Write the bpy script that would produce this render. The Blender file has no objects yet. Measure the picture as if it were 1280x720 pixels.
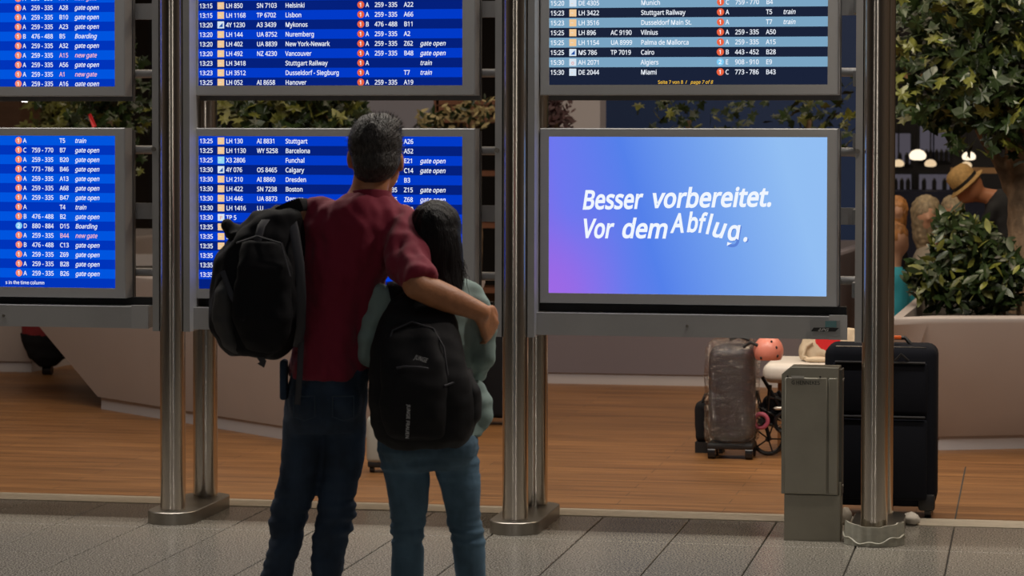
import bpy, bmesh, math, random
from mathutils import Vector, Matrix, noise
random.seed(7)
C = bpy.context.scene.collection
PI = math.pi

# ------------------------------------------------------------------ camera, world, lights
FPX = 3400.0; YAW = math.atan(.1912); PIT = math.atan(100/FPX); CAMH = 1.65
cd = bpy.data.cameras.new('camera'); cam = bpy.data.objects.new('camera', cd); C.objects.link(cam)
cd.sensor_width = 36; cd.lens = 36*FPX/1280; cd.shift_y = -100/1280
cam.location = (0, 0, CAMH)
cam.matrix_world = (Matrix.Translation((0, 0, CAMH)) @ Matrix.Rotation(YAW, 4, 'Z')
                    @ Matrix.Rotation(PI/2-PIT, 4, 'X') @ Matrix.Rotation(.0016, 4, 'Z'))
cd.clip_end = 200
cd.dof.use_dof = True; cd.dof.focus_distance = 10.3; cd.dof.aperture_fstop = 6.5
bpy.context.scene.camera = cam
S = bpy.context.scene
S.view_settings.view_transform = 'Standard'; S.view_settings.look = 'None'
S.view_settings.exposure = 0.0; S.view_settings.gamma = 1; S.view_settings.use_curve_mapping = False
w = bpy.data.worlds.new('world'); S.world = w; w.use_nodes = True
w.node_tree.nodes['Background'].inputs[0].default_value = (.8, .85, 1, 1)
w.node_tree.nodes['Background'].inputs[1].default_value = .02

def area(name, loc, size, power, col, rot=(0, 0, 0), spread=180):
    l = bpy.data.lights.new(name, 'AREA'); l.shape = 'RECTANGLE'; l.size = size[0]; l.size_y = size[1]
    l.energy = power; l.color = col; l.spread = math.radians(spread)
    o = bpy.data.objects.new(name, l); o.location = loc; o.rotation_euler = rot; C.objects.link(o); return o
def spot(name, loc, aim, power, col, angle=50, blend=.6, rad=.08):
    l = bpy.data.lights.new(name, 'SPOT'); l.energy = power; l.color = col; l.spot_size = math.radians(angle)
    l.spot_blend = blend; l.shadow_soft_size = rad
    o = bpy.data.objects.new(name, l); o.location = loc
    o.rotation_euler = (Vector(aim)-Vector(loc)).to_track_quat('-Z', 'Y').to_euler(); C.objects.link(o); return o
# strip of ceiling lamps right over the display racks (concourse side)
area('light_row_over_racks', (-2.6, 10.62, 4.9), (9, .1), 300, (1, .93, .83))
area('light_row_concourse', (-2.6, 9.6, 4.9), (9, .3), 12, (1, .95, .88))
# warm shop-side ceiling lights beyond the racks
area('light_lounge_left', (-5.2, 14.0, 4.8), (3.5, 1.0), 50, (1, .78, .56))
area('light_lounge_middle', (-1.9, 15.2, 4.8), (2, 1.0), 40, (1, .78, .55))
area('light_lounge_right', (.9, 14.9, 4.8), (2.0, 1.6), 75, (1, .80, .58))
area('light_lounge_far', (-3, 20.0, 4.8), (9, 2), 60, (1, .82, .62))
# dim concourse light behind / above the camera, and two unseen strip lights added there to streak the steel poles
area('light_concourse', (-1.5, 5.6, 4.9), (6, 1.0), 9, (.86, .93, 1))
area('added_strip_right', (1.9, -2.6, 2.2), (.08, 3.6), 26, (1, .93, .84), (PI/2, 0, 0))
area('added_strip_left', (-4.6, -2.6, 2.2), (.06, 3.6), 14, (1, .93, .84), (PI/2, 0, 0))
spot('light_on_couple', (1.3, 8.9, 4.4), (-1.70, 8.05, 1.15), 240, (1, .88, .78), 36, .7, .12)
spot('light_on_tree', (-.3, 12.2, 4.8), (.1, 15.2, 2.0), 330, (1, .88, .60), 50, .8, .05)
spot('light_on_bench', (-1.5, 11.9, 4.7), (-1.2, 13.7, .4), 190, (1, .86, .66), 26, .7, .06)
spot('light_right_floor', (.4, 9.6, 4.8), (.1, 12.3, 0), 190, (1, .82, .62), 52, .9, .1)

# ------------------------------------------------------------------ helpers
RX = Vector((math.cos(YAW), math.sin(YAW), 0)); DX = Vector((-math.sin(YAW), math.cos(YAW), 0)); ZX = Vector((0, 0, 1))
def ray(px, py):
    x = (px-640)/FPX; y = -(py-260)/FPX
    f = DX*math.cos(PIT)-ZX*math.sin(PIT); u = DX*math.sin(PIT)+ZX*math.cos(PIT)
    return f+RX*x+u*y
def atY(px, py, Y):
    r = ray(px, py); return Vector((0, 0, CAMH))+r*(Y/r.y)
def atD(px, py, d):                       # point at horizontal distance d along the view
    r = ray(px, py); return Vector((0, 0, CAMH))+r*(d/r.dot(DX))
def atZ(px, py, z=0):
    r = ray(px, py); return Vector((0, 0, CAMH))+r*((z-CAMH)/r.z)

ROOT = {}
def empty(name, loc, label, cat, group=None):
    o = bpy.data.objects.new(name, None); o.empty_display_size = .1; C.objects.link(o); o.location = loc
    ROOT[o] = Vector(loc); tag(o, label, cat, group); return o
def tag(o, label=None, cat=None, group=None, kind=None):
    if label: o['label'] = label
    if cat: o['category'] = cat
    if group: o['group'] = group
    if kind: o['kind'] = kind
    return o
def link_mesh(name, me, m, parent=None, origin=None):
    o = bpy.data.objects.new(name, me)
    if m is not None:
        me.materials.clear(); me.materials.append(m)
    C.objects.link(o)
    if parent is not None:
        o.parent = parent; off = ROOT[parent]; ROOT[o] = off
        me.transform(Matrix.Translation(-off))
    else:
        if origin is None:
            vs = me.vertices
            if len(vs):
                mn = [min(v.co[i] for v in vs) for i in range(3)]; mx = [max(v.co[i] for v in vs) for i in range(3)]
                origin = ((mn[0]+mx[0])/2, (mn[1]+mx[1])/2, mn[2])
            else: origin = (0, 0, 0)
        origin = Vector(origin); me.transform(Matrix.Translation(-origin)); o.location = origin; ROOT[o] = origin
    me.update()
    return o

class MB:
    def __init__(s): s.v = []; s.f = []; s.sm = []
    def add(s, vs, fs, smooth=False):
        b = len(s.v); s.v += [tuple(v) for v in vs]; s.f += [tuple(i+b for i in f) for f in fs]; s.sm += [smooth]*len(fs); return s
    def box(s, a, b):
        x0, y0, z0 = a; x1, y1, z1 = b
        return s.add([(x0,y0,z0),(x1,y0,z0),(x1,y1,z0),(x0,y1,z0),(x0,y0,z1),(x1,y0,z1),(x1,y1,z1),(x0,y1,z1)],
                     [(0,3,2,1),(4,5,6,7),(0,1,5,4),(1,2,6,5),(2,3,7,6),(3,0,4,7)])
    def rbox(s, c, size, r=.01, seg=2, M=None):
        bm = bmesh.new(); bmesh.ops.create_cube(bm, size=1)
        for v in bm.verts: v.co = Vector((v.co.x*size[0], v.co.y*size[1], v.co.z*size[2]))
        bmesh.ops.bevel(bm, geom=bm.edges[:], offset=r, segments=seg, profile=.5, affect='EDGES')
        T = Matrix.Translation(c) @ (M or Matrix.Identity(4))
        vs = [T @ v.co for v in bm.verts]; bm.verts.index_update()
        fs = [[v.index for v in f.verts] for f in bm.faces]; bm.free()
        return s.add(vs, fs, True)
    def tube(s, pts, rs, n=12, cap=True, flat=1.0, side=None):
        pts = [Vector(p) for p in pts]
        if not hasattr(rs, '__len__'): rs = [rs]*len(pts)
        rings = []; prev = None
        for i, p in enumerate(pts):
            t = (pts[min(i+1, len(pts)-1)]-pts[max(i-1, 0)]).normalized()
            if prev is None:
                ref = Vector(side) if side is not None else (Vector((0, 0, 1)) if abs(t.z) < .9 else Vector((1, 0, 0)))
                u = (ref - t*ref.dot(t)).normalized()
            else: u = (prev - t*prev.dot(t)).normalized()
            prev = u; q = t.cross(u)
            rings.append([p + u*math.cos(2*PI*k/n)*rs[i] + q*math.sin(2*PI*k/n)*rs[i]*flat for k in range(n)])
        vs = [v for r in rings for v in r]; fs = []
        for i in range(len(rings)-1):
            for k in range(n):
                a = i*n+k; b = i*n+(k+1) % n; fs.append((a, b, b+n, a+n))
        if cap: fs.append(tuple(range(n-1, -1, -1))); fs.append(tuple((len(rings)-1)*n+k for k in range(n)))
        return s.add(vs, fs, True)
    def lathe(s, c, prof, n=32, ax=1.0):
        c = Vector(c); vs = []; fs = []
        for r, z in prof:
            for k in range(n): vs.append(c+Vector((r*math.cos(2*PI*k/n), ax*r*math.sin(2*PI*k/n), z)))
        for i in range(len(prof)-1):
            for k in range(n):
                a = i*n+k; b = i*n+(k+1) % n; fs.append((a, b, b+n, a+n))
        fs.append(tuple(range(n-1, -1, -1))); fs.append(tuple((len(prof)-1)*n+k for k in range(n)))
        return s.add(vs, fs, True)
    def ball(s, c, r, n=14, M=None):
        if not hasattr(r, '__len__'): r = (r, r, r)
        c = Vector(c); vs = []; fs = []; m = n//2+1
        X = RX; D = DX
        vs.append(c - ZX*r[2]) if M is None else vs.append(c + M @ Vector((0, 0, -r[2])))
        for i in range(1, m):
            t = -PI/2+PI*i/m
            for k in range(n):
                a = 2*PI*k/n; q = (r[0]*math.cos(t)*math.cos(a), r[1]*math.cos(t)*math.sin(a), r[2]*math.sin(t))
                vs.append(c + (M @ Vector(q) if M is not None else X*q[0]+D*q[1]+ZX*q[2]))
        vs.append(c + (M @ Vector((0, 0, r[2])) if M is not None else ZX*r[2]))
        for k in range(n): fs.append((0, 1+(k+1) % n, 1+k))
        for i in range(m-2):
            for k in range(n):
                a = 1+i*n+k; b = 1+i*n+(k+1) % n; fs.append((a, b, b+n, a+n))
        L = len(vs)-1; q = 1+(m-2)*n
        for k in range(n): fs.append((L, q+k, q+(k+1) % n))
        return s.add(vs, fs, True)
    def loft(s, rings, n=24, p=2.0):
        """rings: (centre, rx, ry[, p]) in horizontal planes along RX / DX, superellipse exponent p"""
        vs = []; fs = []
        for rg in rings:
            c, rx, ry = Vector(rg[0]), rg[1], rg[2]; pp = rg[3] if len(rg) > 3 else p
            for k in range(n):
                a = 2*PI*k/n; ca, sa = math.cos(a), math.sin(a)
                x = math.copysign(abs(ca)**(2/pp), ca)*rx; y = math.copysign(abs(sa)**(2/pp), sa)*ry
                vs.append(c+RX*x+DX*y)
        for i in range(len(rings)-1):
            for k in range(n):
                a = i*n+k; b = i*n+(k+1) % n; fs.append((a, a+n, b+n, b))
        fs.append(tuple(range(n))); fs.append(tuple((len(rings)-1)*n+k for k in range(n-1, -1, -1)))
        return s.add(vs, fs, True)
    def limb(s, pts, rs, n=16, ends=True):
        """chain of frusta with balls at the joints"""
        pts = [Vector(p) for p in pts]
        for i in range(len(pts)-1): s.tube([pts[i], pts[i+1]], [rs[i], rs[i+1]], n)
        for i in range(len(pts)):
            if ends or 0 < i < len(pts)-1: s.ball(pts[i], rs[i]*.995, n)
        return s
    def prism(s, poly, z0, z1, scale_top=None):
        n = len(poly); t = scale_top or poly
        vs = [(x, y, z0) for x, y in poly]+[(x, y, z1) for x, y in t]
        fs = [tuple(range(n-1, -1, -1)), tuple(range(n, 2*n))]+[(i, (i+1) % n, (i+1) % n+n, i+n) for i in range(n)]
        return s.add(vs, fs)
    def mesh(s, name='mesh'):
        me = bpy.data.meshes.new(name); me.from_pydata(s.v, [], s.f); me.update()
        me.polygons.foreach_set('use_smooth', s.sm)
        return me
    def build(s, name, m, parent=None, origin=None, fix=True):
        me = s.mesh(name)
        if fix:
            bm = bmesh.new(); bm.from_mesh(me); bmesh.ops.recalc_face_normals(bm, faces=bm.faces[:]); bm.to_mesh(me); bm.free()
        try: me.set_sharp_from_angle(angle=math.radians(38))
        except Exception: pass
        return link_mesh(name, me, m, parent, origin)
    def blob(s, name, m, parent=None, voxel=.008, smooth=6, disp=None, origin=None):
        """all shapes fused into one continuous skin"""
        me = s.mesh(name)
        bm = bmesh.new(); bm.from_mesh(me); bmesh.ops.recalc_face_normals(bm, faces=bm.faces[:]); bm.to_mesh(me); bm.free()
        o = bpy.data.objects.new('temp', me); C.objects.link(o)
        r = o.modifiers.new('r', 'REMESH'); r.mode = 'VOXEL'; r.voxel_size = voxel; r.use_smooth_shade = True
        if smooth:
            k = o.modifiers.new('s', 'SMOOTH'); k.factor = .5; k.iterations = smooth
        dg = bpy.context.evaluated_depsgraph_get(); dg.update()
        out = bpy.data.meshes.new_from_object(o.evaluated_get(dg)); bpy.data.objects.remove(o); out.name = name
        if disp:
            out.update(); ns = [v.normal.copy() for v in out.vertices]
            for v, nn in zip(out.vertices, ns): v.co += nn*disp(v.co)
            out.update()
        out.polygons.foreach_set('use_smooth', [True]*len(out.polygons))
        return link_mesh(name, out, m, parent, origin)

# ------------------------------------------------------------------ materials
MATS = {}
def mat(name, col, rough=.5, metal=0, emit=None, es=1.0, var=0, vscale=(8, 8, 8), bump=0, bscale=200, col2=None, aniso=0, spec=.5, trans=0, lo=.35, hi=.65, detail=4, sheen=0, bstretch=(1, 1, 1)):
    m = bpy.data.materials.new(name); m.use_nodes = True; nt = m.node_tree; b = nt.nodes['Principled BSDF']
    b.inputs['Base Color'].default_value = (*col, 1); b.inputs['Roughness'].default_value = rough
    b.inputs['Metallic'].default_value = metal; b.inputs['Specular IOR Level'].default_value = spec
    if aniso: b.inputs['Anisotropic'].default_value = aniso
    if trans: b.inputs['Transmission Weight'].default_value = trans
    if sheen: b.inputs['Sheen Weight'].default_value = sheen
    if emit: b.inputs['Emission Color'].default_value = (*emit, 1); b.inputs['Emission Strength'].default_value = es
    if var or bump:
        g = nt.nodes.new('ShaderNodeNewGeometry')
    if var:
        mp = nt.nodes.new('ShaderNodeMapping'); mp.inputs['Scale'].default_value = vscale
        nz = nt.nodes.new('ShaderNodeTexNoise'); nz.inputs['Scale'].default_value = 1; nz.inputs['Detail'].default_value = detail
        rp = nt.nodes.new('ShaderNodeValToRGB'); c2 = col2 or tuple(c*(1-var) for c in col)
        rp.color_ramp.elements[0].position = lo; rp.color_ramp.elements[1].position = hi
        rp.color_ramp.elements[0].color = (*c2, 1); rp.color_ramp.elements[1].color = (*col, 1)
        nt.links.new(g.outputs['Position'], mp.inputs[0]); nt.links.new(mp.outputs[0], nz.inputs[0])
        nt.links.new(nz.outputs[0], rp.inputs[0]); nt.links.new(rp.outputs[0], b.inputs['Base Color'])
    if bump:
        m2 = nt.nodes.new('ShaderNodeMapping'); m2.inputs['Scale'].default_value = bstretch
        n2 = nt.nodes.new('ShaderNodeTexNoise'); n2.inputs['Scale'].default_value = bscale
        bp = nt.nodes.new('ShaderNodeBump'); bp.inputs['Strength'].default_value = bump; bp.inputs['Distance'].default_value = .01
        nt.links.new(g.outputs['Position'], m2.inputs[0]); nt.links.new(m2.outputs[0], n2.inputs[0])
        nt.links.new(n2.outputs[0], bp.inputs['Height']); nt.links.new(bp.outputs[0], b.inputs['Normal'])
    MATS[name] = m; return m
def glow(name, col, st=1.0):
    m = bpy.data.materials.new(name); m.use_nodes = True; nt = m.node_tree; nt.nodes.clear()
    e = nt.nodes.new('ShaderNodeEmission'); e.inputs[0].default_value = (*col, 1); e.inputs[1].default_value = st
    o = nt.nodes.new('ShaderNodeOutputMaterial'); nt.links.new(e.outputs[0], o.inputs[0]); return m
def lin(r, g, b): return tuple(((c/255+.055)/1.055)**2.4 if c > 10 else c/255/12.92 for c in (r, g, b))

M_steel = mat('brushed_steel', (.62, .57, .51), .19, 1)
M_steel2 = mat('dull_steel', (.33, .31, .28), .38, 1, var=.2, vscale=(3, 3, 3))
M_alu = mat('grey_aluminium', (.40, .40, .41), .5, .35, var=.1, vscale=(5, 5, 5))
M_alu_d = mat('dark_grey_aluminium', (.30, .30, .30), .5, .4)
M_bezel = mat('display_bezel_grey', (.42, .42, .43), .55, .1, bump=.02, bscale=900)
M_black = mat('black_plastic', (.012, .012, .014), .5)
M_tile = mat('speckled_granite', (.38, .355, .31), .20, 0, var=1, vscale=(140, 140, 140), col2=(.10, .09, .075), lo=.40, hi=.60, detail=2)
M_grout = mat('dark_tile_joint', (.05, .045, .04), .8)
M_sill = mat('beige_threshold_strip', (.52, .46, .37), .5, var=.15, vscale=(20, 20, 20))
M_plant = mat('cream_planter_shell', (.44, .385, .365), .42, var=.06, vscale=(2, 2, 2))
M_plinth = mat('pale_plinth', (.46, .43, .44), .5)
M_soil = mat('dark_soil', (.03, .022, .015), .9, var=.5, vscale=(60, 60, 60))
M_bark = mat('grey_brown_bark', (.34, .22, .13), .8, var=.6, vscale=(14, 14, 9), bump=.8, bscale=30)
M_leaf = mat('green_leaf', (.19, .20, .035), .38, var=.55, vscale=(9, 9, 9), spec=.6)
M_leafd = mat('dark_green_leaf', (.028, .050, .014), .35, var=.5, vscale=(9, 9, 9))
M_leafy = mat('yellow_green_leaf', (.24, .24, .07), .45, var=.5, vscale=(8, 8, 8))
M_cream = mat('cream_blossom', (.60, .50, .25), .6, var=.3, vscale=(20, 20, 20))
M_rust = mat('reddish_brown_leaf', (.10, .045, .05), .6, var=.4, vscale=(12, 12, 12))

def wood_mat():
    m = bpy.data.materials.new('oak_plank_floor'); m.use_nodes = True; nt = m.node_tree; b = nt.nodes['Principled BSDF']
    g = nt.nodes.new('ShaderNodeNewGeometry'); sep = nt.nodes.new('ShaderNodeSeparateXYZ'); nt.links.new(g.outputs['Position'], sep.inputs[0])
    br = nt.nodes.new('ShaderNodeTexBrick'); br.inputs['Scale'].default_value = 1
    br.inputs['Brick Width'].default_value = 1.3; br.inputs['Row Height'].default_value = .14; br.inputs['Mortar Size'].default_value = .002
    br.inputs['Color1'].default_value = (.30, .145, .052, 1); br.inputs['Color2'].default_value = (.25, .118, .042, 1); br.inputs['Mortar'].default_value = (.10, .05, .02, 1)
    br.offset = .37
    nt.links.new(g.outputs['Position'], br.inputs['Vector'])
    mp = nt.nodes.new('ShaderNodeMapping'); mp.inputs['Scale'].default_value = (1.4, 22, 1)
    nz = nt.nodes.new('ShaderNodeTexNoise'); nz.inputs['Scale'].default_value = 1; nz.inputs['Detail'].default_value = 6; nz.inputs['Distortion'].default_value = .6
    nt.links.new(g.outputs['Position'], mp.inputs[0]); nt.links.new(mp.outputs[0], nz.inputs[0])
    rp = nt.nodes.new('ShaderNodeValToRGB'); rp.color_ramp.elements[0].position = .33; rp.color_ramp.elements[1].position = .66
    rp.color_ramp.elements[0].color = (.55, .50, .46, 1); rp.color_ramp.elements[1].color = (1.15, 1.1, 1.05, 1)
    nt.links.new(nz.outputs[0], rp.inputs[0])
    mx = nt.nodes.new('ShaderNodeMix'); mx.data_type = 'RGBA'; mx.blend_type = 'MULTIPLY'; mx.inputs[0].default_value = 1
    nt.links.new(br.outputs[0], mx.inputs[6]); nt.links.new(rp.outputs[0], mx.inputs[7]); nt.links.new(mx.outputs[2], b.inputs['Base Color'])
    b.inputs['Roughness'].default_value = .42
    return m
M_wood = wood_mat()

# ------------------------------------------------------------------ setting
PX = [-3.52, -2.063, -.608]                         # the three posts seen in the photograph
SEAM = 11.38
bed = MB().box((-9, -3, -.2), (4, SEAM, -.012)).build('floor', M_grout, origin=(0, 0, 0)); tag(bed, kind='structure')
tw, tl = .3675, .735
tile_me = MB()
def tile_mesh(lenY):
    b = MB(); e = .006; x0, x1, y0, y1 = e/2, tw-e/2, e/2, lenY-e/2; c = .002
    vs = [(x0,y0,-.011),(x1,y0,-.011),(x1,y1,-.011),(x0,y1,-.011),(x0,y0,-c),(x1,y0,-c),(x1,y1,-c),(x0,y1,-c),
          (x0+c,y0+c,0),(x1-c,y0+c,0),(x1-c,y1-c,0),(x0+c,y1-c,0)]
    fs = [(0,3,2,1),(0,1,5,4),(1,2,6,5),(2,3,7,6),(3,0,4,7),(4,5,9,8),(5,6,10,9),(6,7,11,10),(7,4,8,11),(8,9,10,11)]
    me = b.add(vs, fs).mesh('tile'); me.materials.append(M_tile); return me
T_full = tile_mesh(tl); T_cut = tile_mesh(SEAM-10.71)
ntile = 0
for i in range(-17, 12):
    X = -.307+i*tw
    if X < -7.1 or X > 3.5: continue
    ys = [(10.71, T_cut)]+[(10.71-tl*k, T_full) for k in range(1, 9)]
    for y, me in ys:
        o = bpy.data.objects.new('tile', me); C.objects.link(o); o.parent = bed; o.location = (X, y, 0); ntile += 1
wf = MB().box((-9, SEAM+.205, -.2), (4, 27, 0)).build('floor_wood', M_wood, origin=(0, 12, 0)); tag(wf, kind='structure')
wf.name = 'floor'
th = MB().box((-9, SEAM, -.2), (4, SEAM+.205, .003)).build('trim_1', M_sill); tag(th, kind='structure')
gap = MB().box((-.312, SEAM+.205, 0), (-.306, 13.4, .002)).build('trim_2', M_grout); tag(gap, kind='structure')
M_wall = mat('dark_back_wall', (.05, .042, .04), .8, var=.3, vscale=(1, 1, 1))
M_wallw = mat('warm_dark_wall', (.10, .08, .065), .8)
M_ceil = mat('grey_ceiling', (.28, .27, .26), .8)
for nm, a, b_, mm in (('wall_back', (-9, 27, 0), (4, 27.2, 5.2), M_wall), ('wall_left', (-9.2, -3, 0), (-9, 27, 5.2), M_wallw),
                     ('wall_right', (4, -3, 0), (4.2, 27, 5.2), M_wallw), ('wall_front', (-9, -3.2, 0), (4, -3, 5.2), M_wallw),
                     ('ceiling', (-9, -3, 5.0), (4, 27, 5.2), M_ceil)):
    tag(MB().box(a, b_).build(nm, mm), kind='structure')

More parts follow.
